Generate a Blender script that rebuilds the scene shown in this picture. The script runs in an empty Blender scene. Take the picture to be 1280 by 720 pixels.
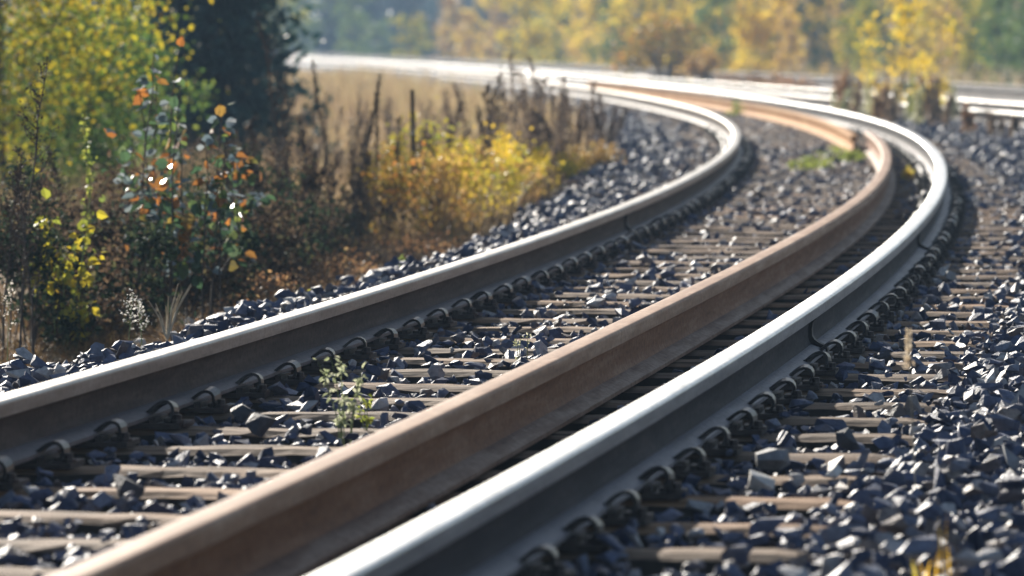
import bpy, bmesh, math, random
import numpy as np
from mathutils import Vector, Matrix
random.seed(7); rng = np.random.default_rng(11)
scene = bpy.context.scene
col = scene.collection
R = math.radians

# ------------------------------------------------------------------ track geometry
KN = [0, 6, 12, 20, 30, 40, 50, 60, 75, 95, 125, 400]
HD = [.1748, .1748, .1546, .1262, .0886, .053, .0126, -.0268, -.0541, -.0726, -.0991, -.0991]
_gy = np.arange(0, 400, .05)
_gh = np.interp(_gy, KN, HD)
_gx = -1.645 + np.cumsum(_gh) * .05 - .75          # centre line of the curved track
def c_x(Y): return np.interp(Y, _gy, _gx)
def c_h(Y): return np.interp(Y, _gy, _gh)
def P(Y, u):
    h = c_h(Y); n = np.sqrt(1 + h * h)
    return c_x(Y) + u / n, Y - u * h / n
def m_x(Y): return 6.47 - .09 * (Y - 55.4) - .00014 * np.clip(Y - 55.4, -60, 160) ** 2   # centre line of the first straight track
def m_h(Y): return -.09 - .00028 * np.clip(Y - 55.4, -60, 160)
def PM(Y, u):
    h = m_h(Y); n = np.sqrt(1 + h * h)
    return m_x(Y) + u / n, Y - u * h / n
CAM_Z = 1.01
F = 6200.0
def at(px, py, Y): return ((px - 640) / F * Y, Y, CAM_Z - (py - 44) / F * Y)
def sstep(a, b, x):
    t = np.clip((x - a) / (b - a), 0, 1); return t * t * (3 - 2 * t)
def wav(x, y):
    return (np.sin(x * 1.7 + y * .6) + np.sin(y * 1.13 - x * .8 + 1.3) + .6 * np.sin(x * 3.9 + 2.1) * np.sin(y * 2.7 + .4)) / 2.6
def track_u(x, y):
    Y = np.clip(y, 0, 130); return (x - c_x(Y)) / np.sqrt(1 + c_h(Y) ** 2)
def ground_z(x, y):
    x = np.asarray(x, float); y = np.asarray(y, float)
    u = track_u(x, y); u = np.where(y > 130, -50, u)
    v = (x - m_x(y)) / 1.005
    base = -.28 + .05 * wav(x * .7, y * .7) - 2.2 * sstep(110, 260, y - .1 * x) + 4.0 * sstep(250, 900, y)
    base = base + .22 * sstep(1.9, 2.6, u) * sstep(9, 3, u) * (y < 130)
    edgeL = -1.30 - .45 * sstep(26, 42, y) + .13 * wav(x * 2.3, y * 1.9)
    edgeR = 2.35 + .18 * wav(x * 2.1, y * 1.4)
    tb = sstep(edgeL - .75, edgeL, u) * (1 - sstep(edgeR, edgeR + .6, u))
    tm = sstep(-1.9, -1.15, v) * (1 - sstep(5.9, 6.7, v))
    lvl = np.maximum(tb, tm)
    return base * (1 - lvl) + lvl * -.058, lvl
def gz(x, y): return float(ground_z(x, y)[0])

# ------------------------------------------------------------------ node helpers
def new_mat(name):
    m = bpy.data.materials.new(name); m.use_nodes = True
    nt = m.node_tree; nt.nodes.clear()
    o = nt.nodes.new('ShaderNodeOutputMaterial')
    return m, nt, o
class NB:
    def __init__(s, nt): s.nt = nt
    def n(s, t, **kw):
        x = s.nt.nodes.new('ShaderNode' + t)
        ins = kw.pop('ins', {})
        for k, v in kw.items(): setattr(x, k, v)
        for k, v in ins.items():
            if isinstance(v, bpy.types.NodeSocket): s.nt.links.new(v, x.inputs[k])
            else: x.inputs[k].default_value = v
        return x
    def ramp(s, fac, stops, interp='LINEAR'):
        r = s.nt.nodes.new('ShaderNodeValToRGB'); r.color_ramp.interpolation = interp
        e = r.color_ramp.elements
        while len(e) < len(stops): e.new(.5)
        for k, (p, c) in enumerate(stops):
            e[k].position = p; e[k].color = (*c, 1)
        s.nt.links.new(fac, r.inputs[0]); return r.outputs[0]
    def mix(s, f, a, b, mode='MIX'):
        m = s.nt.nodes.new('ShaderNodeMix'); m.data_type = 'RGBA'; m.blend_type = mode
        for i, v in ((0, f), (6, a), (7, b)):
            if isinstance(v, bpy.types.NodeSocket): s.nt.links.new(v, m.inputs[i])
            else: m.inputs[i].default_value = v if i == 0 else (*v, 1)
        return m.outputs[2]
    def noise(s, vec, scale, detail=4, rough=.55, dist=0):
        x = s.n('TexNoise', ins={'Scale': scale, 'Detail': detail, 'Roughness': rough, 'Distortion': dist})
        if vec is not None: s.nt.links.new(vec, x.inputs['Vector'])
        return x.outputs[0]
    def mapv(s, vec, scale):
        x = s.n('Mapping', ins={'Scale': scale}); s.nt.links.new(vec, x.inputs[0]); return x.outputs[0]
    def bump(s, h, strength, dist):
        return s.n('Bump', ins={'Height': h, 'Strength': strength, 'Distance': dist}).outputs[0]
    def pbsdf(s, out, **ins):
        b = s.n('BsdfPrincipled', ins={k.replace('_', ' '): (((*v, 1) if isinstance(v, tuple) and len(v) == 3 else v)) for k, v in ins.items()})
        if out is not None: s.nt.links.new(b.outputs[0], out.inputs[0])
        return b

def mat_stone(name='ballast_stone', rough=.55, spec=.24, mul=(1.30, 1.32, 1.40)):
    m, nt, o = new_mat(name); b = NB(nt)
    g = b.n('NewGeometry'); tc = b.n('TexCoord')
    ri = g.outputs['Random Per Island']
    base = b.ramp(ri, [(0, (.022, .030, .055)), (.30, (.042, .054, .092)), (.52, (.075, .088, .132)), (.72, (.125, .135, .165)), (.80, (.080, .062, .060)), (.86, (.13, .095, .075)), (.93, (.22, .215, .21)), (1, (.38, .36, .33))])
    n1 = b.noise(tc.outputs['Object'], 55, 5, .65)
    c = b.mix(1.0, base, b.ramp(n1, [(.3, (.62, .62, .65)), (.7, (1.35, 1.33, 1.3))]), 'MULTIPLY')
    n3 = b.noise(tc.outputs['Object'], 7, 3)
    c = b.mix(b.ramp(n3, [(.55, (0, 0, 0)), (.75, (.25, .25, .25))]), c, (.11, .085, .07))
    n2 = b.noise(tc.outputs['Object'], 130, 4, .6)
    c = b.mix(1.0, c, mul, 'MULTIPLY')
    b.pbsdf(o, Base_Color=c, Roughness=rough, Specular_IOR_Level=spec, Normal=b.bump(n2, .5, .006))
    return m
def mat_plain_stone(name, c1, c2):
    m, nt, o = new_mat(name); b = NB(nt); tc = b.n('TexCoord')
    n1 = b.noise(tc.outputs['Object'], 40, 5, .65)
    b.pbsdf(o, Base_Color=b.ramp(n1, [(.3, c1), (.7, c2)]), Roughness=.7, Normal=b.bump(b.noise(tc.outputs['Object'], 110, 4), .5, .006))
    return m
def mat_ground():
    m, nt, o = new_mat('ground_soil'); b = NB(nt); tc = b.n('TexCoord')
    at_ = b.n('Attribute', attribute_name='bed')
    ob = tc.outputs['Object']
    n1 = b.noise(ob, 1.3, 6, .6); n2 = b.noise(ob, 22, 5, .65)
    soil = b.ramp(n1, [(.3, (.075, .052, .032)), (.5, (.13, .092, .052)), (.7, (.19, .15, .075))])
    soil = b.mix(.6, soil, b.ramp(n2, [(.3, (.5, .5, .5)), (.7, (1.5, 1.45, 1.4))]), 'MULTIPLY')
    vor = b.n('TexVoronoi', ins={'Scale': 22}); nt.links.new(ob, vor.inputs['Vector'])
    bed = b.mix(1.0, (.060, .064, .078), b.ramp(vor.outputs['Color'], [(0, (.3, .3, .3)), (1, (2, 2, 2))]), 'MULTIPLY')
    c = b.mix(at_.outputs['Fac'], soil, bed)
    b.pbsdf(o, Base_Color=c, Roughness=.9, Normal=b.bump(vor.outputs['Distance'], .8, .03))
    return m
def mat_wood():
    m, nt, o = new_mat('weathered_sleeper_wood'); b = NB(nt); tc = b.n('TexCoord'); oi = b.n('ObjectInfo')
    off = b.n('VectorMath', operation='ADD'); nt.links.new(tc.outputs['Object'], off.inputs[0])
    sc = b.n('VectorMath', operation='SCALE'); sc.inputs[0].default_value = (13, 7, 5); nt.links.new(oi.outputs['Random'], sc.inputs['Scale'])
    nt.links.new(sc.outputs[0], off.inputs[1])
    v = b.mapv(off.outputs[0], (2.2, 42, 42)); v2 = b.mapv(off.outputs[0], (1.0, 85, 85))
    n1 = b.noise(v, 1, 5, .6, .3); n2 = b.noise(v2, 1, 4, .6, .6); n3 = b.noise(off.outputs[0], 3.5, 4)
    c = b.ramp(n1, [(.28, (.115, .078, .052)), (.5, (.26, .18, .12)), (.72, (.39, .29, .20))])
    tone = b.ramp(oi.outputs['Random'], [(0, (.62, .62, .64)), (.35, (.85, .80, .76)), (.7, (1.05, .92, .80)), (1, (1.15, .95, .78))])
    c = b.mix(1, c, tone, 'MULTIPLY')
    c = b.mix(b.ramp(n3, [(.45, (0, 0, 0)), (.7, (.7, .7, .7))]), c, (.065, .05, .042))
    crack = b.ramp(n2, [(.35, (1, 1, 1)), (.42, (0, 0, 0))])
    c = b.mix(crack, c, (.02, .016, .013))
    h = b.mix(crack, n1, (0, 0, 0))
    b.pbsdf(o, Base_Color=c, Roughness=.8, Specular_IOR_Level=.12, Normal=b.bump(h, .7, .008))
    return m
def mat_rail(name, c1, c2, c3, rough, metal=0.0, streak=1.0, spec=None):
    m, nt, o = new_mat(name); b = NB(nt); uv = b.n('UVMap', uv_map='UVMap').outputs[0]
    v = b.mapv(uv, (2.2, 26, 1)); v2 = b.mapv(uv, (14, 14, 1)); v3 = b.mapv(uv, (90, 90, 1)); v4 = b.mapv(uv, (.55, 3.0, 1))
    n1 = b.noise(v, 1, 5, .6); n2 = b.noise(v2, 1, 5, .7); n3 = b.noise(v3, 1, 3); n4 = b.noise(v4, 1, 3)
    f = b.n('Math', operation='ADD', ins={0: n1}); h = b.n('Math', operation='MULTIPLY', ins={0: n2, 1: .6 * streak}); nt.links.new(h.outputs[0], f.inputs[1])
    f2 = b.n('Math', operation='ADD', ins={0: f.outputs[0]}); h2 = b.n('Math', operation='MULTIPLY_ADD', ins={0: n4, 1: .5, 2: -.25}); nt.links.new(h2.outputs[0], f2.inputs[1])
    c = b.ramp(f2.outputs[0], [(.5, c1), (.8, c2), (1.0, c3)])
    v5 = b.mapv(uv, (34, 50, 1)); n5 = b.noise(v5, 1, 6, .75)
    c = b.mix(.75, c, b.ramp(n5, [(.30, (.45, .42, .40)), (.5, (1, 1, 1)), (.72, (1.45, 1.42, 1.38))]), 'MULTIPLY')
    rr = b.n('MapRange', ins={0: n2, 1: .3, 2: .7, 3: rough - .06, 4: rough + .1}).outputs[0]
    b.pbsdf(o, Base_Color=c, Roughness=rr, Metallic=metal, Specular_IOR_Level=(spec if spec is not None else (.5 if metal > .4 else .06)), Normal=b.bump(n3, .25, .0015))
    return m
def mat_iron(name, c1, c2, rough):
    m, nt, o = new_mat(name); b = NB(nt); tc = b.n('TexCoord')
    n1 = b.noise(tc.outputs['Object'], 45, 4)
    b.pbsdf(o, Base_Color=b.ramp(n1, [(.35, c1), (.65, c2)]), Roughness=rough, Metallic=.3, Normal=b.bump(b.noise(tc.outputs['Object'], 160, 3), .4, .002))
    return m
def mat_leaf(name, stops, rough=.5, trans=.35, bright=1.5):
    """leaf colour per leaf; part of the light passes through the blade"""
    m, nt, o = new_mat(name); b = NB(nt); g = b.n('NewGeometry'); oi = b.n('ObjectInfo')
    c = b.ramp(g.outputs['Random Per Island'], stops)
    c = b.mix(1, c, b.ramp(oi.outputs['Random'], [(0, (.82, .86, .9)), (1, (1.12, 1.06, 1.0))]), 'MULTIPLY')
    p = b.pbsdf(None, Base_Color=c, Roughness=rough, Specular_IOR_Level=(.12 if rough >= .5 else .4))
    t = b.n('BsdfTranslucent'); nt.links.new(b.mix(1, c, (bright, bright, bright), 'MULTIPLY'), t.inputs[0])
    mx = b.n('MixShader', ins={0: trans}); nt.links.new(p.outputs[0], mx.inputs[1]); nt.links.new(t.outputs[0], mx.inputs[2])
    nt.links.new(mx.outputs[0], o.inputs[0]); return m
def mat_bark(name, c1, c2, scale=20):
    m, nt, o = new_mat(name); b = NB(nt); tc = b.n('TexCoord')
    n1 = b.noise(b.mapv(tc.outputs['Object'], (1, 1, .3)), scale, 5, .65)
    b.pbsdf(o, Base_Color=b.ramp(n1, [(.35, c1), (.65, c2)]), Roughness=.85, Normal=b.bump(n1, .6, .01)); return m

M = {}
M['stone'] = mat_stone(); M['stone_dirty'] = mat_stone('dusty_ballast_stone', .9, .05, (.8, .74, .70)); M['ground'] = mat_ground(); M['wood'] = mat_wood()
M['wood_side'] = mat_bark('shaded_sleeper_side', (.012, .010, .009), (.035, .027, .021), 14)  # backlit shade on the sleeper sides, put into a darker wood colour
M['white_stone'] = mat_plain_stone('pale_stone', (.42, .40, .37), (.68, .66, .62))
M['dark_stone'] = mat_plain_stone('dark_stone', (.028, .030, .040), (.06, .064, .08))
M['grey_stone'] = mat_plain_stone('grey_stone', (.12, .125, .14), (.24, .24, .25))
M['polish_b'] = mat_rail('polished_steel', (.46, .47, .49), (.62, .63, .64), (.70, .70, .70), .38, 1.0)
M['polish'] = mat_rail('polished_beige_steel', (.25, .23, .215), (.36, .34, .32), (.50, .48, .46), .44, 1.0)
M['dull'] = mat_rail('dull_far_rail', (.10, .11, .13), (.16, .17, .20), (.24, .25, .28), .6, 0.0, 1.0, .25)
M['glare'] = mat_rail('polished_far_steel', (.34, .34, .345), (.46, .46, .465), (.56, .56, .56), .33, 1.0)
M['headside'] = mat_rail('worn_steel_side', (.10, .088, .080), (.17, .15, .14), (.26, .24, .23), .42, .45)
M['headside_b'] = mat_rail('worn_blue_steel_side', (.13, .145, .17), (.21, .23, .26), (.32, .34, .37), .38, .6)
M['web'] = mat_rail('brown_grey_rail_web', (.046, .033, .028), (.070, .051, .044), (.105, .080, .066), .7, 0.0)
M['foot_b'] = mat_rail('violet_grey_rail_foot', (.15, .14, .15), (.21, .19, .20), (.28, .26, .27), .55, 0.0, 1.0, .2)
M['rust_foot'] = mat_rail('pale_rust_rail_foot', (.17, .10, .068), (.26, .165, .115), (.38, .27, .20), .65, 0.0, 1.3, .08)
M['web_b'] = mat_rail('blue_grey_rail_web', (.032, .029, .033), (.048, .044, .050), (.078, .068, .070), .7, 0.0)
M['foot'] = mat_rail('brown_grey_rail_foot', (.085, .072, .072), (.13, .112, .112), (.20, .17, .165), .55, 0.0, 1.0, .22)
M['rust'] = mat_rail('rust_brown_rail', (.18, .080, .038), (.27, .130, .068), (.35, .20, .12), .65, 0.0, 1.0, .08)
M['rust_head'] = mat_rail('rust_brown_rail_head', (.19, .092, .050), (.29, .158, .094), (.40, .26, .18), .55, 0.0, 1.0, .16)
M['rust_o'] = mat_rail('orange_rust_rail', (.32, .15, .05), (.48, .25, .10), (.58, .36, .17), .7, 0.0, 1.0, .05)
M['collar'] = mat_iron('weld_steel', (.010, .008, .008), (.022, .018, .017), .6)
M['plate'] = mat_iron('tie_plate_iron', (.022, .018, .018), (.060, .046, .040), .6)
M['clip'] = mat_iron('spring_steel', (.018, .016, .016), (.05, .045, .045), .38)
M['stem_dark'] = mat_bark('dark_stem', (.035, .026, .022), (.075, .055, .042), 60)
M['stem_brown'] = mat_bark('brown_stem', (.09, .06, .042), (.16, .11, .075), 60)
M['stem_straw'] = mat_bark('straw_stem', (.32, .27, .19), (.50, .43, .32), 60)
M['stem_green'] = mat_bark('green_stem', (.10, .14, .04), (.19, .24, .08), 60)
M['bark_birch'] = mat_bark('pale_bark', (.16, .14, .12), (.42, .39, .35), 6)
M['bark_dark'] = mat_bark('dark_bark', (.045, .034, .028), (.10, .078, .062), 10)
M['leaf_mixed'] = mat_leaf('aspen_leaf', [(0, (.05, .10, .05)), (.28, (.07, .13, .06)), (.45, (.10, .15, .04)), (.56, (.30, .12, .03)), (.76, (.48, .19, .04)), (.86, (.18, .24, .05)), (1, (.07, .10, .08))], .28, .32)
M['leaf_glossy'] = mat_leaf('silvery_leaf', [(0, (.12, .17, .19)), (.5, (.22, .27, .29)), (.85, (.34, .38, .40)), (1, (.10, .17, .15))], .65, .25)
M['leaf_yellow'] = mat_leaf('yellow_leaf', [(0, (.22, .26, .04)), (.4, (.42, .36, .03)), (.8, (.52, .38, .03)), (1, (.34, .38, .10))], .4, .4)
M['leaf_ygreen'] = mat_leaf('yellow_green_leaf', [(0, (.06, .10, .018)), (.35, (.14, .18, .022)), (.62, (.30, .28, .02)), (.88, (.46, .36, .02)), (1, (.20, .13, .02))], .7, .5, 1.6)
M['leaf_green'] = mat_leaf('mid_green_leaf', [(0, (.04, .085, .022)), (.6, (.085, .15, .035)), (1, (.20, .23, .04))], .55, .45)
M['leaf_gold'] = mat_leaf('gold_leaf', [(0, (.44, .31, .03)), (.45, (.60, .43, .035)), (.75, (.68, .50, .06)), (1, (.30, .33, .05))], .7, .5, 1.5)
M['leaf_orange'] = mat_leaf('orange_leaf', [(0, (.25, .14, .045)), (.5, (.40, .24, .07)), (1, (.48, .36, .11))], .5, .4)
M['leaf_olive'] = mat_leaf('olive_leaf', [(0, (.10, .085, .02)), (.5, (.22, .17, .03)), (.8, (.36, .21, .04)), (1, (.40, .16, .04))], .5, .4)
M['leaf_red'] = mat_leaf('reddish_leaf', [(0, (.19, .10, .05)), (.6, (.32, .17, .08)), (1, (.38, .26, .12))], .5, .4)
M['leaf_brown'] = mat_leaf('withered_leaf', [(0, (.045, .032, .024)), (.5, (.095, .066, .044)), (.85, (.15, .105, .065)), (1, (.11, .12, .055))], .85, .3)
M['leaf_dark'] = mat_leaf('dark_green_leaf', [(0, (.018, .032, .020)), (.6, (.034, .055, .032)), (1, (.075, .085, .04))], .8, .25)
M['leaf_sage'] = mat_leaf('sage_leaf', [(0, (.08, .10, .075)), (.6, (.13, .155, .11)), (1, (.20, .22, .15))], .6, .25)
M['needle'] = mat_leaf('spruce_needle', [(0, (.012, .040, .042)), (.6, (.024, .068, .066)), (1, (.050, .100, .088))], .6, .2)
M['seed'] = mat_leaf('seed_fluff', [(0, (.075, .055, .045)), (.6, (.13, .10, .08)), (1, (.24, .19, .15))], .7, .35)
M['seed_dark'] = mat_leaf('dark_seed', [(0, (.032, .024, .022)), (.7, (.062, .046, .040)), (1, (.10, .075, .06))], .8, .08)
M['seed_tan'] = mat_leaf('tan_seed', [(0, (.16, .11, .075)), (.6, (.25, .185, .13)), (1, (.38, .29, .20))], .7, .35)
M['seed_pale'] = mat_leaf('pale_seed', [(0, (.42, .34, .24)), (1, (.62, .54, .42))], .7, .4)
M['petal'] = mat_leaf('white_fluff', [(0, (.42, .40, .36)), (1, (.72, .70, .66))], .6, .3)
M['grass_tan'] = mat_leaf('tan_grass', [(0, (.20, .14, .07)), (.5, (.36, .26, .14)), (.8, (.45, .34, .20)), (1, (.30, .28, .10))], .55, .35)
M['grass_rust'] = mat_leaf('rusty_grass', [(0, (.09, .05, .025)), (.5, (.20, .115, .05)), (.85, (.30, .18, .08)), (1, (.22, .19, .07))], .55, .35)
M['grass_brown'] = mat_leaf('brown_grass', [(0, (.11, .07, .045)), (.6, (.20, .135, .09)), (1, (.28, .20, .13))], .65, .35)
M['grass_orange'] = mat_leaf('orange_blade', [(0, (.50, .28, .03)), (.6, (.62, .38, .04)), (1, (.50, .45, .08))], .5, .45)
M['weed_pale'] = mat_leaf('pale_weed_leaf', [(0, (.30, .33, .17)), (.6, (.44, .45, .28)), (1, (.60, .58, .42))], .5, .4)
M['weed_lime'] = mat_leaf('lime_weed_leaf', [(0, (.17, .22, .04)), (.6, (.27, .32, .06)), (1, (.40, .40, .10))], .5, .4)

# ------------------------------------------------------------------ mesh helpers
def tag(o, label=None, cat=None, group=None, kind=None):
    if label: o['label'] = label
    if cat: o['category'] = cat
    if group: o['group'] = group
    if kind: o['kind'] = kind
    return o
def link_mesh(name, me, parent=None, loc=None):
    o = bpy.data.objects.new(name, me); col.objects.link(o)
    if loc is not None: o.location = loc
    if parent is not None: o.parent = parent
    return o
def root(name, loc, rz=0):
    o = bpy.data.objects.new(name, None); o.empty_display_size = .1
    o.location = loc; o.rotation_euler = (0, 0, rz); col.objects.link(o); return o
class MB:
    def __init__(s): s.v = []; s.f = []; s.m = []; s.nv = 0
    def add(s, verts, faces, mi=0):
        verts = np.asarray(verts, float).reshape(-1, 3)
        s.v.append(verts)
        for f in faces: s.f.append([i + s.nv for i in f]); s.m.append(mi)
        s.nv += len(verts)
    def addq(s, verts, faces, mi=0):         # faces as an (n,k) array
        s.v.append(verts); fa = (np.asarray(faces) + s.nv).tolist()
        s.f += fa; s.m += [mi] * len(fa); s.nv += len(verts)
    def box(s, c, size, mi=0, rot=None):
        x, y, z = [d / 2 for d in size]
        v = np.array([(a, b, d) for a in (-x, x) for b in (-y, y) for d in (-z, z)])
        if rot is not None: v = v @ np.array(rot).T
        s.add(v + np.array(c), [(0, 1, 3, 2), (4, 6, 7, 5), (0, 4, 5, 1), (2, 3, 7, 6), (0, 2, 6, 4), (1, 5, 7, 3)], mi)
    def tube(s, pts, rad, n=5, mi=0, cap=True):
        pts = np.asarray(pts, float); k = len(pts)
        rad = np.full(k, rad) if np.isscalar(rad) else np.asarray(rad, float)
        d = np.gradient(pts, axis=0); d /= np.linalg.norm(d, axis=1)[:, None] + 1e-9
        ref = np.array((0, 0, 1.)) if abs(d[0][2]) < .8 else np.array((1., 0, 0))
        a = np.cross(d, ref); a /= np.linalg.norm(a, axis=1)[:, None] + 1e-9; b = np.cross(d, a)
        th = np.arange(n) / n * 2 * math.pi
        v = pts[:, None, :] + rad[:, None, None] * (np.cos(th)[None, :, None] * a[:, None, :] + np.sin(th)[None, :, None] * b[:, None, :])
        fs = []
        for i in range(k - 1):
            for j in range(n):
                j2 = (j + 1) % n; fs.append((i * n + j, i * n + j2, (i + 1) * n + j2, (i + 1) * n + j))
        if cap: fs.append(tuple(range(n))); fs.append(tuple((k - 1) * n + j for j in reversed(range(n))))
        s.add(v.reshape(-1, 3), fs, mi)
    def build(s, name, mats, parent=None, smooth=False, loc=None):
        me = bpy.data.meshes.new(name)
        v = np.concatenate(s.v) if s.v else np.zeros((0, 3))
        me.from_pydata(v.tolist(), [], s.f)
        for m in (mats if isinstance(mats, (list, tuple)) else [mats]): me.materials.append(m)
        if len(s.m): me.polygons.foreach_set('material_index', s.m)
        if smooth:
            me.polygons.foreach_set('use_smooth', [True] * len(me.polygons))
            if smooth is not True: me.set_sharp_from_angle(angle=smooth)
        me.update(); return link_mesh(name, me, parent, loc)
def fast_mesh(name, V, Fa, mat, parent=None, smooth=False):
    """V (n,3), Fa (m,k) -> one mesh, quickly"""
    me = bpy.data.meshes.new(name); k = Fa.shape[1]
    me.vertices.add(len(V)); me.vertices.foreach_set('co', np.ascontiguousarray(V, np.float32).ravel())
    me.loops.add(Fa.size); me.loops.foreach_set('vertex_index', np.ascontiguousarray(Fa, np.int32).ravel())
    me.polygons.add(len(Fa)); me.polygons.foreach_set('loop_start', np.arange(0, Fa.size, k, dtype=np.int32))
    me.polygons.foreach_set('use_smooth', np.full(len(Fa), smooth))
    me.update(calc_edges=True); me.materials.append(mat)
    return link_mesh(name, me, parent)
def unit(v): return v / (np.linalg.norm(v, axis=-1, keepdims=True) + 1e-9)
def leaf_geo(c, d, size, width=.75, fold=.25, droop=.15, r=None):
    """round pointed leaves with a folded midrib; c = leaf base, d = direction"""
    r = r or rng; n = len(c); d = unit(d)
    q = unit(r.normal(size=(n, 3)) + np.array((0, 0, 1.2))); s = unit(np.cross(d, q)); up = np.cross(s, d)
    L = np.asarray(size).reshape(-1, 1) * np.ones((n, 1)); W = L * width / 2
    b = c; t = c + d * L - up * L * droop
    def side(f, sg, w): return c + d * L * f + s * W * w * sg + up * (L * fold * .5 * w) - up * L * droop * f * f
    V = np.stack([b, side(.22, 1, .85), side(.6, 1, .9), t, side(.6, -1, .9), side(.22, -1, .85)], 1).reshape(-1, 3)
    i = np.arange(n)[:, None] * 6
    Fq = np.concatenate([i + np.array([[0, 3, 2, 1]]), i + np.array([[0, 5, 4, 3]])])
    return V, Fq
def flake_geo(c, size, r=None, up=0.0, asp=.6):
    """small rhombic flakes of random orientation (far leaves, fluff)"""
    r = r or rng; n = len(c)
    a = unit(r.normal(size=(n, 3)) + np.array((0, 0, up))); b = unit(np.cross(a, r.normal(size=(n, 3))))
    S = (np.asarray(size) * np.ones(n))[:, None]
    V = np.stack([c - a * S * .5, c + b * S * asp * .5, c + a * S * .5, c - b * S * asp * .5], 1).reshape(-1, 3)
    return V, np.arange(n)[:, None] * 4 + np.array([[0, 1, 2, 3]])
def blade_geo(x, y, z, h, w, lean, r=None):
    """grass blades: bent tapering strips"""
    r = r or rng; n = len(x); az = r.uniform(0, 2 * math.pi, n); az2 = r.uniform(0, 2 * math.pi, n)
    dx, dy = np.cos(az) * lean, np.sin(az) * lean; wx, wy = np.cos(az2) * w / 2, np.sin(az2) * w / 2
    rows = []
    for f, ww in ((0, 1), (.4, .85), (.75, .55)):
        px, py, pz = x + dx * h * f * f, y + dy * h * f * f, z + h * f * (1 - .25 * lean * f)
        rows += [np.stack([px - wx * ww, py - wy * ww, pz], 1), np.stack([px + wx * ww, py + wy * ww, pz], 1)]
    rows.append(np.stack([x + dx * h, y + dy * h, z + h * (1 - .25 * lean)], 1))
    V = np.stack(rows, 1).reshape(-1, 3); i = np.arange(n)[:, None] * 7
    F3 = np.concatenate([i + np.array([t]) for t in ([0, 1, 3], [0, 3, 2], [2, 3, 5], [2, 5, 4], [4, 5, 6])])
    return V, F3
def copy_tree(o, parent=None):
    c = o.copy(); col.objects.link(c)
    if parent is not None: c.parent = parent
    for ch in list(o.children): copy_tree(ch, c)
    return c

# ------------------------------------------------------------------ ground
def build_ground():
    xs = np.concatenate([np.linspace(-900, -30, 24)[:-1], np.linspace(-30, -8, 30)[:-1], np.linspace(-8, 12, 170)[:-1], np.linspace(12, 40, 40)[:-1], np.linspace(40, 900, 24)])
    ys = np.concatenate([np.linspace(-300, 2, 20)[:-1], np.linspace(2, 80, 520)[:-1], np.linspace(80, 280, 330)[:-1], np.linspace(280, 1900, 60)])
    X, Y = np.meshgrid(xs, ys); Z, lvl = ground_z(X, Y)
    bump = .03 * wav(X * 5, Y * 5) * (1 - lvl)
    V = np.stack([X, Y, Z + bump], 2).reshape(-1, 3); nx = len(xs); ny = len(ys)
    I = (np.arange(ny - 1)[:, None] * nx + np.arange(nx - 1)[None, :]).ravel()
    o = fast_mesh('ground', V, np.stack([I, I + 1, I + 1 + nx, I + nx], 1), M['ground'], smooth=True)
    a = o.data.attributes.new('bed', 'FLOAT', 'POINT'); a.data.foreach_set('value', sstep(.35, .8, lvl).ravel().astype(np.float32))
    tag(o, 'brown soil and dark ballast bed under the tracks and meadow', None, None, 'structure')
build_ground()

# ------------------------------------------------------------------ rails
HT = .149
def rail_profiles():
    head = [(-.0165, .1065), (-.033, .1105), (-.0335, .136)]
    for k in range(7):
        a = R(180 - 15 * k); head.append((-.0335 + .009 + .009 * math.cos(a), .1400 + .0085 * math.sin(a)))
    head += [(-.012, .1487), (0, .149), (.012, .1487)]
    for k in range(7):
        a = R(90 - 15 * k); head.append((.0335 - .009 + .009 * math.cos(a), .1400 + .0085 * math.sin(a)))
    head += [(.0335, .136), (.033, .1105), (.0165, .1065)]
    webr = [(.0165, .1065), (.0105, .1015), (.0078, .093), (.007, .075), (.0078, .052), (.0105, .038), (.0165, .0285)]
    web = [(-x, z) for x, z in webr], webr
    footr = [(.0165, .0285), (.035, .0215), (.060, .0125), (.0625, .0105), (.0625, .001), (.0615, 0)]
    foot = [(-x, z) for x, z in reversed(footr)]
    return head, web, foot, footr
HEAD, (WEBL, WEBR), FOOTL, FOOTR = rail_profiles()
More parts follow.
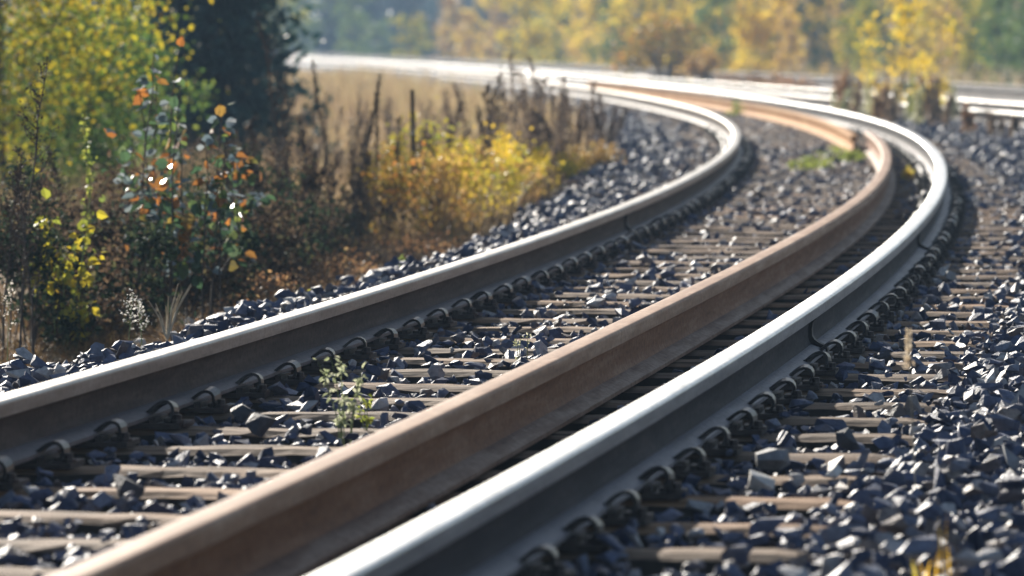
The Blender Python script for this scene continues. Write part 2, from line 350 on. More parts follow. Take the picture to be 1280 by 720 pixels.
def sweep(name, prof, path, parent, mats, mat_of, closed=False, ang=R(38), caps=None):
    """path = (n,4): x, y, z, and the unit normal to the right as (nx, ny) -> mesh with UV along / across"""
    n = len(path); k = len(prof); pr = np.array(prof)
    V = np.zeros((n, k, 3))
    V[:, :, 0] = path[:, 0:1] + path[:, 3:4] * pr[None, :, 0]; V[:, :, 1] = path[:, 1:2] + path[:, 4:5] * pr[None, :, 0]; V[:, :, 2] = path[:, 2:3] + pr[None, :, 1]
    kk = k if closed else k - 1
    fs = []; mi = []; uvs = []
    al = np.concatenate([[0], np.cumsum(np.hypot(np.diff(path[:, 0]), np.diff(path[:, 1])))])
    ac = np.concatenate([[0], np.cumsum(np.hypot(np.diff(pr[:, 0]), np.diff(pr[:, 1])))])
    for i in range(n - 1):
        for j in range(kk):
            j2 = (j + 1) % k
            fs.append((i * k + j, (i + 1) * k + j, (i + 1) * k + j2, i * k + j2)); mi.append(mat_of(j))
            uvs += [(al[i], ac[j]), (al[i + 1], ac[j]), (al[i + 1], ac[j2] if j2 else ac[-1] + .02), (al[i], ac[j2] if j2 else ac[-1] + .02)]
    if caps:
        for cp in (0, n - 1):
            f = tuple(cp * k + j for j in range(k)); f = f if cp == 0 else f[::-1]
            fs.append(f); mi.append(caps - 1); uvs += [(pr[abs(j) % k, 0], pr[abs(j) % k, 1]) for j in range(k)]
    me = bpy.data.meshes.new(name); me.from_pydata(V.reshape(-1, 3).tolist(), [], fs)
    for m in mats: me.materials.append(m)
    me.polygons.foreach_set('material_index', mi); me.polygons.foreach_set('use_smooth', [True] * len(fs))
    ul = me.uv_layers.new(name='UVMap'); ul.data.foreach_set('uv', np.array(uvs, np.float32).ravel())
    me.set_sharp_from_angle(angle=ang); me.update()
    return link_mesh(name, me, parent)
def rail_path(fn, hfn, Y0, Y1, ufn, z, step):
    Ys = np.arange(Y0, Y1 + 1e-6, step); u = ufn(Ys) if callable(ufn) else np.full_like(Ys, ufn)
    x, y = fn(Ys, u); h = hfn(Ys); n = np.sqrt(1 + h * h)
    if callable(ufn):
        du = np.gradient(u, Ys); h = h + du; n = np.sqrt(1 + h * h)
    zz = np.full_like(Ys, z)
    return np.stack([x, y, zz, 1 / n, -h / n], 1)
def make_rail(name, path, mats, label, cat='rail', group=None, sc=1.0):
    o = root(name, tuple(path[0, :3])); tag(o, label, cat, group)
    p = path.copy(); p[:, :3] -= path[0, :3]
    hp, hs, wb, ft = mats; scl = lambda pr: [(x, z * sc) for x, z in pr]
    nh = len(HEAD)
    sweep('railhead', scl(HEAD), p, o, [hp, hs], lambda j: 0 if 4 <= j <= nh - 6 else 1, closed=True, caps=2)
    wp = WEBL[::-1] + [] ; prof = [(-.0165, .0285)] + [(-x, z) for x, z in reversed(WEBR[:-1])] + WEBR
    prof = [(-x, z) for x, z in reversed(WEBR)] + WEBR
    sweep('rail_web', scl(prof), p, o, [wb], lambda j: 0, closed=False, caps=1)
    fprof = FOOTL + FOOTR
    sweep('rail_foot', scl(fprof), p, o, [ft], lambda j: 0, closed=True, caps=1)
    return o
def weld(parent, fn, hfn, Y, u, z):
    """raised weld collar round web and foot"""
    off = .006
    prof = [(.0335, .108), (.027, .103), (.021, .095), (.018, .075), (.0195, .054), (.026, .043), (.040, .033), (.066, .022), (.069, .006)]
    prof = prof + [(-x, zz) for x, zz in reversed(prof)]
    Ys = np.array([Y - .024, Y - .015, Y + .015, Y + .024]); x, y = fn(Ys, np.full(4, u)); h = hfn(Ys); n = np.sqrt(1 + h * h)
    path = np.stack([x, y, np.full(4, z), 1 / n, -h / n], 1); path[:, :3] -= np.array(parent.location)
    sweep('weld_collar', prof, path, parent, [M['collar']], lambda j: 0, closed=True, caps=1)
ZR = .021                                                   # rails stand on tie plates
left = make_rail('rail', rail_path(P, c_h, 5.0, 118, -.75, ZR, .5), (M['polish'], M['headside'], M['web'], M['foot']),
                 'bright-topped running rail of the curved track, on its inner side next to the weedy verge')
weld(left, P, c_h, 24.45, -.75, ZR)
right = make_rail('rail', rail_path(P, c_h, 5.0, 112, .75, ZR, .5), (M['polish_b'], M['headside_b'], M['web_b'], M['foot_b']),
                  'bluish shiny running rail of the curved track, outer side, next to the wide ballast')
weld(right, P, c_h, 15.55, .75, ZR); weld(right, P, c_h, 22.6, .75, ZR)
looseY = [5, 7.7, 10, 13, 16.3, 19, 26.6, 35, 45]; looseU = [.365, .355, .325, .295, .29, .31, .375, .40, .405]
loose_u = lambda Y: np.interp(Y, np.arange(4, 46, .5), np.convolve(np.pad(np.interp(np.arange(4, 46, .5), looseY, looseU), 6, mode='edge'), np.ones(13) / 13, 'valid'))
la = make_rail('loose_rail', rail_path(P, c_h, 5.0, 43.6, loose_u, .002, .5), (M['rust_head'], M['rust_head'], M['rust'], M['rust_foot']),
               'long rust-brown unused rail lying on the sleepers between the two shiny rails', sc=1.125)
lb = make_rail('loose_rail', rail_path(P, c_h, 42.6, 64.5, lambda Y: .26 + 0 * Y, .002, .5), (M['rust_o'],) * 4,
               'orange rusty loose rail, its dark cut end beside the end of the brown one')
lc = make_rail('loose_rail', rail_path(P, c_h, 64.7, 92, lambda Y: .24 + 0 * Y, .002, .5), (M['rust_o'],) * 4,
               'pale orange loose rail in the far bend, farthest of the rusty loose rails')
GM = 'rails of the far double track'
main_names = ['glaring white rail of the far straight track, the nearer rail of its pair',
              'glaring white rail of the far straight track, the second of its pair behind the curve',
              'dull grey far rail beyond the glaring pair, third of the four straight rails',
              'dull grey farthest rail, in front of the hazy forest']
for k, u in enumerate((-.75, .75, 3.45, 4.95)):
    ms = (M['glare'] if k < 2 else M['dull'], M['headside'], M['web'], M['foot'])
    make_rail('rail', rail_path(PM, m_h, 30, 300, u, ZR - .03, 2.0), ms, main_names[k], 'rail', GM)

# ------------------------------------------------------------------ sleepers with tie plates and spring clips
SP = .56; S0 = 10.43 - 9 * SP
def sleeper_mesh(seed):
    r = random.Random(seed); bm = bmesh.new(); L, W, H = 2.56, .185, .15
    nx = 40; ny = 5; grid = []
    ph = [r.uniform(0, 6) for _ in range(8)]
    for i in range(nx + 1):
        x = -L / 2 + L * i / nx; row = []
        for j in range(ny + 1):
            y = -W / 2 + W * j / ny
            edge = j in (0, ny); endd = i in (0, nx)
            z = -.004 * abs(math.sin(x * 3 + ph[0])) + r.uniform(-.0022, .0022) - (.008 + r.uniform(0, .006) if edge else 0) - (.006 if endd else 0)
            yy = y + (.005 * math.sin(x * 5 + ph[1 + (j > 0)]) + r.uniform(-.004, .004) if edge else 0)
            row.append(bm.verts.new((x + (r.uniform(-.018, .018) if endd else 0), yy, z)))
        grid.append(row)
    for i in range(nx):
        for j in range(ny): bm.faces.new((grid[i][j], grid[i + 1][j], grid[i + 1][j + 1], grid[i][j + 1]))
    bot = {}
    def low(v):
        if v not in bot: bot[v] = bm.verts.new((v.co.x, v.co.y, -H))
        return bot[v]
    rim = [grid[i][0] for i in range(nx + 1)] + [grid[nx][j] for j in range(1, ny + 1)] + [grid[i][ny] for i in range(nx - 1, -1, -1)] + [grid[0][j] for j in range(ny - 1, 0, -1)]
    for a, b2 in zip(rim, rim[1:] + rim[:1]): bm.faces.new((b2, a, low(a), low(b2)))
    bm.faces.new([low(a) for a in reversed(rim)])
    bmesh.ops.recalc_face_normals(bm, faces=bm.faces)
    for f in bm.faces: f.material_index = 0 if f.normal.z > .35 else 1  # side and end faces take the wood colour with shade painted in
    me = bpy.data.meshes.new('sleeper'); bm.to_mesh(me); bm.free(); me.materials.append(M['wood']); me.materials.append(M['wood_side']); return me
SLM = [sleeper_mesh(k) for k in range(7)]
def plate_mb():
    m = MB()
    # ribbed base plate; x = across the rail
    m.box((0, 0, .007), (.29, .15, .0135)); 
    for sg in (-1, 1):
        m.box((sg * .0735, 0, .021), (.018, .15, .014))
        m.box((sg * .107, 0, .0185), (.026, .07, .010))
    return m
def clip_mb(sg):
    """arched strap spring bearing on the rail foot"""
    m = MB()
    pts = [(.040, .0315), (.050, .0335), (.058, .039), (.066, .046), (.075, .053), (.085, .0585), (.095, .0615), (.105, .0605), (.113, .0555), (.118, .047), (.119, .037), (.116, .028), (.110, .021)]
    pts = np.array(pts); d = np.gradient(pts, axis=0); d = unit(d); nn = np.stack([-d[:, 1], d[:, 0]], 1); th = .004
    rows = []
    for (px, pz), (qx, qz) in zip(pts, nn):
        for yy in (-.03, .03):
            rows.append((sg * (px + qx * th), yy, pz + qz * th)); rows.append((sg * (px - qx * th), yy, pz - qz * th))
    fs = []
    for i in range(len(pts) - 1):
        a = i * 4; b = a + 4
        fs += [(a, a + 2, b + 2, b), (a + 1, b + 1, b + 3, a + 3), (a, b, b + 1, a + 1), (a + 2, a + 3, b + 3, b + 2)]
    fs += [(0, 1, 3, 2), (len(rows) - 4, len(rows) - 2, len(rows) - 1, len(rows) - 3)]
    m.add(rows, fs); return m
def spike_mb():
    m = MB(); m.tube([(0, 0, 0), (0, 0, .008)], .019, 10); m.tube([(0, 0, .008), (0, 0, .022)], [.012, .011], 6); return m
_pm = plate_mb().build('tie_plate', M['plate']); _cr = clip_mb(1).build('spring_clip', M['clip']); _cl = clip_mb(-1).build('spring_clip', M['clip']); _sk = spike_mb().build('screw_spike', M['plate'])
PMESH, CRM, CLM, SKM = _pm.data, _cr.data, _cl.data, _sk.data
for o in (_pm, _cr, _cl, _sk): bpy.data.objects.remove(o)
bev = CRM
ordn = 'first second third fourth fifth sixth seventh eighth ninth tenth eleventh twelfth'.split()
sleepers = []
n_sl = int((80 - S0) / SP)
def make_sleeper(k, mesh, parts):
    o = link_mesh('sleeper', mesh)
    if parts:
        for sgn in (-1, 1):
            pl = link_mesh('tie_plate', PMESH, o, (sgn * .75, 0, .0))
            for side, cm in ((1, CRM), (-1, CLM)):
                link_mesh('spring_clip', cm, pl, (0, 0, 0))
            for side in (-1, 1):
                link_mesh('screw_spike', SKM, pl, (side * .134, -.045 * side, .0138))
    return o
protos = [make_sleeper(k, SLM[k], True) for k in range(7)]
plain = [link_mesh('sleeper', SLM[k]) for k in range(7)]
used = set(); first_vis = None
SLY = []
for k in range(5, n_sl):
    Y = S0 + k * SP + random.uniform(-.02, .02); SLY.append(Y)
    kk = random.randrange(7); src = (protos if Y < 52 else plain)[kk]
    if id(src) in used: o = copy_tree(src)
    else: o = src; used.add(id(src))
    for ch in o.children_recursive:
        if ch.name.startswith('spring_clip'): ch.rotation_euler = (random.uniform(-.12, .12), random.uniform(-.03, .03), random.uniform(-.12, .12)); ch.location = (random.uniform(-.003, .003), random.uniform(-.014, .014), 0)
    x, y = P(Y, 0.0); h = float(c_h(Y))
    o.location = (float(x), float(y), random.uniform(-.006, .0)); o.rotation_euler = (0, 0, -math.atan(h) + random.uniform(-.012, .012))
    i = k - 7
    if 0 <= i < 12: lab = 'weathered brown wooden sleeper, %s one up the curved track from the bottom edge' % ordn[i]
    elif i < 0: lab = 'weathered wooden sleeper of the curved track cut off by the bottom edge'
    elif Y < 30: lab = 'weathered wooden sleeper of the curved track past its twelfth, before the bend tightens'
    elif Y < 52: lab = 'grey wooden sleeper of the curved track in the blurred bend beside the cut rail end'
    else: lab = 'blurred wooden sleeper nearly buried in ballast at the far end of the curve'
    tag(o, lab, 'sleeper', 'wooden sleepers under the curved track')
for o in protos + plain:
    if id(o) not in used:
        for ch in o.children_recursive: bpy.data.objects.remove(ch)
        bpy.data.objects.remove(o)
SLY = np.array(SLY)

# ------------------------------------------------------------------ ballast
def hull_proto(r, n=13, flat=.62):
    bm = bmesh.new()
    for _ in range(n):
        p = r.normal(size=3); p /= np.linalg.norm(p); p *= r.uniform(.82, 1.05)
        bm.verts.new((p[0] * r.uniform(.9, 1.1), p[1] * .78, p[2] * flat))
    res = bmesh.ops.convex_hull(bm, input=bm.verts)
    bmesh.ops.delete(bm, geom=[g for g in res['geom_interior'] if isinstance(g, bmesh.types.BMVert)] , context='VERTS')
    bmesh.ops.triangulate(bm, faces=bm.faces)
    bm.verts.ensure_lookup_table(); bm.verts.index_update()
    v = np.array([p.co[:] for p in bm.verts]); f = np.array([[q.index for q in x.verts] for x in bm.faces]); bm.free()
    return v, f
HP = [hull_proto(rng, int(rng.integers(9, 15)), rng.uniform(.5, .8)) for _ in range(48)]
HPS = [hull_proto(rng, 8, .65) for _ in range(10)]
def rotmats(n, tilt):
    az = rng.uniform(0, 2 * math.pi, n); ax = rng.uniform(0, 2 * math.pi, n); t = rng.normal(0, tilt, n)
    k = np.stack([np.cos(ax), np.sin(ax), 0 * ax], 1); K = np.zeros((n, 3, 3))
    K[:, 0, 1] = -k[:, 2]; K[:, 0, 2] = k[:, 1]; K[:, 1, 0] = k[:, 2]; K[:, 1, 2] = -k[:, 0]; K[:, 2, 0] = -k[:, 1]; K[:, 2, 1] = k[:, 0]
    Rt = np.eye(3)[None] + np.sin(t)[:, None, None] * K + (1 - np.cos(t))[:, None, None] * (K @ K)
    Rz = np.zeros((n, 3, 3)); Rz[:, 0, 0] = np.cos(az); Rz[:, 0, 1] = -np.sin(az); Rz[:, 1, 0] = np.sin(az); Rz[:, 1, 1] = np.cos(az); Rz[:, 2, 2] = 1
    return Rt @ Rz
def stones_mesh(name, pos, sz, protos, tilt=.5, mat='stone'):
    n = len(pos); which = rng.integers(0, len(protos), n); Rm = rotmats(n, tilt); VV = []; FF = []; off = 0
    asp = np.stack([rng.uniform(.85, 1.35, n), rng.uniform(.8, 1.1, n), rng.uniform(.75, 1.1, n)], 1) * sz[:, None]
    for k, (v, f) in enumerate(protos):
        ids = np.nonzero(which == k)[0]
        if not len(ids): continue
        w = np.einsum('nij,nvj->nvi', Rm[ids], v[None] * asp[ids][:, None, :]) + pos[ids][:, None, :]
        VV.append(w.reshape(-1, 3)); FF.append((f[None] + (np.arange(len(ids)) * len(v))[:, None, None]).reshape(-1, 3) + off); off += w.shape[0] * w.shape[1]
    return fast_mesh(name, np.concatenate(VV), np.concatenate(FF), M[mat])
def in_view(x, y, m=.9): return (x > -640 / F * y - m) & (x < 640 / F * y + m)
def ballast_points():
    Y0, Y1, U0, U1, g = 7.6, 80.0, -2.1, 2.9, .0125
    H = np.full((int((Y1 - Y0) / g) + 2, int((U1 - U0) / g) + 2), -.058, np.float32)
    gu = U0 + np.arange(H.shape[1]) * g
    for Y in SLY:
        a, b = int((Y - .122 - Y0) / g), int((Y + .122 - Y0) / g)
        if b < 0 or a >= H.shape[0]: continue
        H[max(a, 0):b, (gu > -1.27) & (gu < 1.27)] = 0.0
    out = []
    def batch(n, ya, yb, smin, smax):
        Y = rng.uniform(ya, yb, n); U = rng.uniform(U0, U1, n)
        x, y = P(Y, U); k = in_view(x, y); return Y[k], U[k], (smin + (smax - smin) * rng.beta(1.6, 2.6, k.sum()))
    def run(Y, U, S):
        x, y = P(Y, U); gzv, lvl = ground_z(x, y)
        dsl = np.abs((Y - S0 + SP / 2) % SP - SP / 2)         # distance from the nearest sleeper's centre line
        on = (dsl < .125 + S * .55) & (np.abs(U) < 1.27)
        rnd = rng.random(len(Y))
        keep = lvl > .12 + .5 * rng.random(len(Y)) * (np.abs(U) > 1.3)
        prob = np.ones(len(Y))
        inside = np.abs(U) < .66
        prob[on & inside] = .035
        prob[on & (U > .95)] = np.clip(.03 + (U[on & (U > .95)] - 1.0) * .5, .03, 1)
        prob[on & (U < -.95)] = .7
        near_clip = (np.abs(np.abs(U) - .75) < .20) & on
        prob[near_clip] = np.where(np.abs(np.abs(U[near_clip]) - .75) > .125, .5, .0)
        far = np.clip((Y - 24) / 20, 0, 1); prob[on & inside] += .05 * far[on & inside]
        strip = (U > .36) & (U < .66); prob[strip] *= .55
        keep &= rnd < prob
        for uu, hw in ((-.75, .075), (.75, .075)): keep &= np.abs(U - uu) > hw + S * .8
        lu = loose_u(Y); lu = np.where(Y > 43, .25, lu); keep &= np.abs(U - lu) > .07 + S * .8
        idx = np.nonzero(keep)[0]; lims = np.where(rng.random(len(Y)) < .08, .055, rng.uniform(-.018, .016, len(Y))) + .004 * np.clip((Y - 22) / 20, 0, 1)
        iy = ((Y - Y0) / g).astype(int); iu = ((U - U0) / g).astype(int)
        for i in idx:
            s = S[i]; r = max(1, int(s * .75 / g)); a, b = iy[i], iu[i]
            w = H[max(a - r, 0):a + r + 1, max(b - r, 0):b + r + 1]
            top = .5 * float(w.mean()) + .5 * float(w.max()) if w.size else -.075
            lim = min(.10, .02 + (abs(U[i]) - 1.3) * .35) if abs(U[i]) > 1.3 else (lims[i] if abs(U[i]) < 1.15 else lims[i] + .015)
            base = max(top, -.2) + (gzv[i] + .058) * (1 if abs(U[i]) > 1.3 else 0) 
            if top + .72 * s > lim: continue
            zc = base + s * .42
            w[...] = np.maximum(w, top + s * .72)
            out.append((x[i], y[i], zc, s))
    run(*batch(60000, 7.6, 20, .013, .034))
    run(*batch(13000, 7.6, 20, .026, .050))
    run(*batch(70000, 20, 45, .016, .038))
    run(*batch(13000, 20, 45, .028, .050))
    run(*batch(24000, 45, 80, .028, .055))
    return np.array(out)
bp = ballast_points()
ob = stones_mesh('ballast_gravel', bp[:, :3], bp[:, 3], HP, .55)
tag(ob, 'dark blue-grey crushed stone ballast around the sleepers of the curved track', 'ballast', None, 'stuff')
def far_ballast():
    n = 42000; Y = 48 + 130 * rng.random(n) ** 1.4; v = rng.uniform(-2.2, 6.4, n); x, y = PM(Y, v)
    k = in_view(x, y, .6) & (track_u(x, y) > 1.5)
    for u in (-.75, .75, 3.45, 4.95): k &= np.abs(v - u) > .10
    x, y = x[k], y[k]; s = rng.uniform(.03, .06, len(x)); z = ground_z(x, y)[0] + s * .3
    o = stones_mesh('ballast_gravel', np.stack([x, y, z], 1), s, HPS, .5, 'stone_dirty')
    tag(o, 'blurred grey ballast bed under the far straight double track', 'ballast', None, 'stuff')
far_ballast()

def single_stone(px, py, size, mat, label, name='stone', zlift=.0, hz=None):
    """one recognisable stone seen at a picture point; stands on the bed at its own depth"""
    z0 = .0 if hz is None else hz
    for _ in range(12):
        Y = (CAM_Z - z0) * F / (py - 44); x = (px - 640) / F * Y
        if hz is not None: z0 = .5 * z0 + .5 * (gz(x, Y) + .065)
    r = np.random.default_rng(int(px * 7 + py)); v, f = hull_proto(r, 11, .6)
    m = MB(); m.add(v * size, f.tolist())
    o = m.build(name, mat, loc=(x, Y, z0 + size * .35 + zlift)); o.rotation_euler = (r.uniform(-.5, .5), r.uniform(-.5, .5), r.uniform(0, 6))
    tag(o, label, 'stone', 'single stones lying on the ballast')
single_stone(176, 437, .050, M['white_stone'], 'biggest white stone, on the shoulder behind the shiny rail by the white wildflowers', hz=-.03)
single_stone(238, 408, .042, M['white_stone'], 'second white stone on the shoulder, under the pale broken twigs', hz=-.03)
single_stone(950, 610, .045, M['white_stone'], 'whitest of the stones between sleepers right of the bluish rail')
single_stone(1042, 604, .040, M['white_stone'], 'pointed cream stone on a sleeper end right of the bluish rail', zlift=.01)
single_stone(968, 586, .055, M['grey_stone'], 'large grey stone leaning just above the whitest stone')
single_stone(1255, 590, .060, M['grey_stone'], 'large pale grey stone by the right edge on the wide ballast')
single_stone(1062, 560, .052, M['dark_stone'], 'dark angular stone sitting on top of a sleeper near the ballast slope')
single_stone(1115, 452, .050, M['dark_stone'], 'upright dark stone standing behind the pale seed head')
single_stone(1100, 388, .050, M['dark_stone'], 'black stone perched against the clips just past the near weld')
single_stone(157, 622, .055, M['dark_stone'], 'tall dark stone standing between the nearest sleepers left of the rusty rail')
single_stone(325, 540, .055, M['dark_stone'], 'long black stone lying on a sleeper left of the pale weed')
single_stone(302, 525, .045, M['dark_stone'], 'pointed blue-black stone left of the long black one')

# ------------------------------------------------------------------ grass
def grass(name, mat, n, xf, yr, hr, wr, label, keepf=None, lean=(.2, .9), ypow=1.0):
    Y = yr[0] + (yr[1] - yr[0]) * rng.random(n) ** ypow
    X = rng.uniform(0, 1, n); x0, x1 = xf(Y); x = x0 + (x1 - x0) * X
    z, lvl = ground_z(x, Y); k = (lvl < .55) & in_view(x, Y, 1.0)
    clump = wav(x * 3.1 + 5, Y * 2.2) + .5 * wav(x * 9, Y * 8)
    k &= rng.random(n) < np.clip(.55 + .5 * clump, .08, 1)
    if keepf is not None: k &= keepf(x, Y)
    x, Y, z = x[k], Y[k], z[k]; m = len(x)
    h = rng.uniform(*hr, m) * (1 + .25 * clump[k]); w = rng.uniform(*wr, m) * np.clip(Y / 30, .7, 4)
    V, Fa = blade_geo(x, Y, z - .01, h, w, rng.uniform(*lean, m))
    o = fast_mesh(name, V, Fa, mat); tag(o, label, 'grass', None, 'stuff'); return o
grass('dry_grass', M['grass_rust'], 70000, lambda Y: (-.113 * Y - 1.0, c_x(Y) - 1.45), (13, 48), (.04, .16), (.003, .006), 'rusty brown fine dry grass on the slope beside the shiny inner rail', lean=(.5, 1.6), ypow=1.3)
grass('dry_grass', M['grass_rust'], 36000, lambda Y: (-.113 * Y - .6, c_x(Y) - 1.35), (16.5, 23), (.06, .17), (.003, .005), 'thick rusty fine grass at the left edge between the shiny rail and the saplings', lean=(.5, 1.6))
grass('dry_grass', M['grass_tan'], 90000, lambda Y: (-.113 * Y - 1.0, np.minimum(c_x(Y), m_x(Y)) - 2.0), (30, 150), (.16, .42), (.004, .008), 'blurred tan meadow grass between the weeds and the far straight track', ypow=1.5)
grass('dry_grass', M['grass_brown'], 30000, lambda Y: (-.113 * Y - 1.0, c_x(Y) - 3.4), (28, 95), (.25, .5), (.003, .006), 'taller brown dead grass standing thinly over the tan meadow', lean=(.1, .5), keepf=lambda x, y: wav(x * 1.2 + 2, y * .35) > -.1)
grass('dry_grass', M['grass_rust'], 26000, lambda Y: (c_x(Y) + 2.6, m_x(Y) - 2.0), (26, 75), (.06, .22), (.004, .007), 'brown dry grass between the curved track and the far straight track')
grass('dry_grass', M['grass_tan'], 60000, lambda Y: (m_x(Y) - 7.5, m_x(Y) - 1.35), (48, 200), (.28, .58), (.004, .008), 'tall tan grass along the near edge of the far straight track', keepf=lambda x, y: track_u(x, y) < -1.3, lean=(.1, .5))
grass('dry_grass', M['grass_tan'], 60000, lambda Y: (m_x(Y) + 6.2, m_x(Y) + 45), (40, 260), (.3, .8), (.006, .012), 'blurred pale grass at the foot of the forest beyond the tracks')

# ------------------------------------------------------------------ plants
def stem_curve(h, lean, az, k=7, wob=.02, r=random):
    t = np.linspace(0, 1, k); p = np.zeros((k, 3))
    p[:, 0] = math.cos(az) * lean * h * t ** 1.6; p[:, 1] = math.sin(az) * lean * h * t ** 1.6; p[:, 2] = h * t
    for j in range(1, k): p[j, 0] += r.uniform(-wob, wob) * h * .5; p[j, 1] += r.uniform(-wob, wob) * h * .5
    return p
def interp_pts(p, t):
    s = np.linspace(0, 1, len(p)); return np.stack([np.interp(t, s, p[:, k]) for k in range(3)], -1)
def leafy(loc, h, stems, spread, nl, ls, lmat, smat, name, label, cat='plant', group=None, t0=.25, width=.8, rad=.005, extra=None, lean=.22, pet=.05, wide=None):
    o = root(name, loc); tag(o, label, cat, group); sb = MB(); cs = []; ds = []
    for i in range(stems):
        az = random.uniform(0, 6.28); p = stem_curve(h * random.uniform(.7, 1) if i else h, random.uniform(.03, lean), az)
        p[:, 0] += random.uniform(-spread, spread); p[:, 1] += random.uniform(-spread, spread) * .7; p[0, 2] -= .05
        sb.tube(p, np.linspace(rad, rad * .3, len(p)), 5)
        nb = max(2, nl // stems // 9)
        for _ in range(nb):
            t = random.uniform(t0, .95); q = interp_pts(p, t); a = random.uniform(0, 6.28)
            ln = h * random.uniform(.08, .24) * (1.15 - t) * (wide or 1); e = q + np.array((math.cos(a) * ln, math.sin(a) * ln, ln * random.uniform(.3, 1.1)))
            sb.tube([q, (q + e) / 2 + np.array((0, 0, ln * .1)), e], [rad * .4, rad * .3, rad * .2], 4)
            for s_ in np.linspace(.25, 1, 7):
                c = q + (e - q) * s_; d = rng.normal(size=3) + np.array((0, 0, -.35)); d /= np.linalg.norm(d); cs.append(c + d * pet * .4); ds.append(d)
        for t in np.linspace(max(t0, .5), 1, max(2, nl // stems // 9)):
            c = interp_pts(p, t); d = unit(rng.normal(size=3) + np.array((0, 0, .1))); cs.append(c + d * pet * .4); ds.append(d)
    sb.build('stem', smat, o, True)
    cs = np.array(cs); ds = np.array(ds); sz = ls * rng.uniform(.6, 1.2, len(cs))
    if extra:
        k = rng.random(len(cs)) < extra[1]
        V, Fa = leaf_geo(cs[k], ds[k] * np.array((1, 1, .3)), sz[k], width); fast_mesh('shiny_leaves', V, Fa, extra[0], o)
        cs, ds, sz = cs[~k], ds[~k], sz[~k]
    V, Fa = leaf_geo(cs, ds, sz, width); fast_mesh('leaves', V, Fa, lmat, o); return o
def stalk(loc, h, name, label, smat, fmat, cat='weed', group=None, nb=14, up=.6, ln=.2, t0=.35, fl=26, fs=.012, rad=.005, lean=.1, n=1):
    """dead flower stalk: stem with rising side branches clothed in dry seed fluff"""
    o = root(name, loc); tag(o, label, cat, group); sb = MB(); cs = []
    for i in range(n):
        p = stem_curve(h * (1 if not i else random.uniform(.6, .95)), random.uniform(.01, lean), random.uniform(0, 6.28)); p[0, 2] -= .05
        if i: p[:, :2] += rng.normal(0, .07, 2)
        sb.tube(p, np.linspace(rad, rad * .35, len(p)), 5)
        for b_ in range(nb):
            t = t0 + (1 - t0) * (b_ + random.random()) / nb; q = interp_pts(p, t); a = random.uniform(0, 6.28)
            l = h * ln * (1.25 - t) * random.uniform(.6, 1.2); e = q + np.array((math.cos(a) * l * (1 - up), math.sin(a) * l * (1 - up), l * up))
            mid = (q + e) / 2 + np.array((math.cos(a), math.sin(a), -.2)) * l * .1
            sb.tube([q, mid, e], [rad * .45, rad * .35, rad * .2], 4)
            tt = rng.uniform(.15, 1.05, fl)[:, None]; c = q * (1 - tt) + e * tt + rng.normal(0, .008 + .02 * l, (fl, 3)); cs.append(c)
        tt = rng.uniform(.75, 1.0, fl * 2); cs.append(interp_pts(p, tt) + rng.normal(0, .008, (fl * 2, 3)))
    sb.build('stem', smat, o, True); cs = np.concatenate(cs)
    V, Fa = flake_geo(cs, fs * rng.uniform(.5, 1.4, len(cs)), up=.5); fast_mesh('seed_heads', V, Fa, fmat, o); return o
def bush(loc, w, h, nl, ls, lmat, smat, name, label, cat='bush', group=None, clumps=16, rad=.008, wy=None, low=.05):
    o = root(name, loc); tag(o, label, cat, group); sb = MB(); cs = []; ds = []
    wy = wy or w
    for i in range(clumps):
        a = random.uniform(0, 6.28); rr = math.sqrt(random.random()); hz = h * random.uniform(low + .1, .95)
        k = math.sqrt(max(.05, 1 - (hz / h - .4) ** 2 * 1.6)); c = np.array((math.cos(a) * rr * w / 2 * k, math.sin(a) * rr * wy / 2 * k, hz))
        p = np.array([(c[0] * .12, c[1] * .12, -.05), (c[0] * .45, c[1] * .45, hz * .5), c]); sb.tube(p, [rad, rad * .7, rad * .3], 5)
        m = nl // clumps; s = np.array((w, wy, h * .8)) * random.uniform(.09, .17)
        q = c + rng.normal(size=(m, 3)) * s; q[:, 2] = np.maximum(q[:, 2], low * h); cs.append(q)
        for _ in range(3):
            e = c + rng.normal(size=3) * s * 1.3; sb.tube([p[1], (p[1] + e) / 2 + np.array((0, 0, .02)), e], [rad * .4, rad * .3, rad * .15], 4)
    sb.build('stem', smat, o, True); cs = np.concatenate(cs); d = rng.normal(size=cs.shape) + np.array((0, 0, -.2))
    V, Fa = leaf_geo(cs, d, ls * rng.uniform(.6, 1.25, len(cs)), .7); fast_mesh('leaves', V, Fa, lmat, o); return o
def plant_at(px, Y): x = (px - 640) / F * Y; return (x, Y, gz(x, Y))
def top_h(py, Y, loc): return CAM_Z - (py - 44) / F * Y - loc[2]

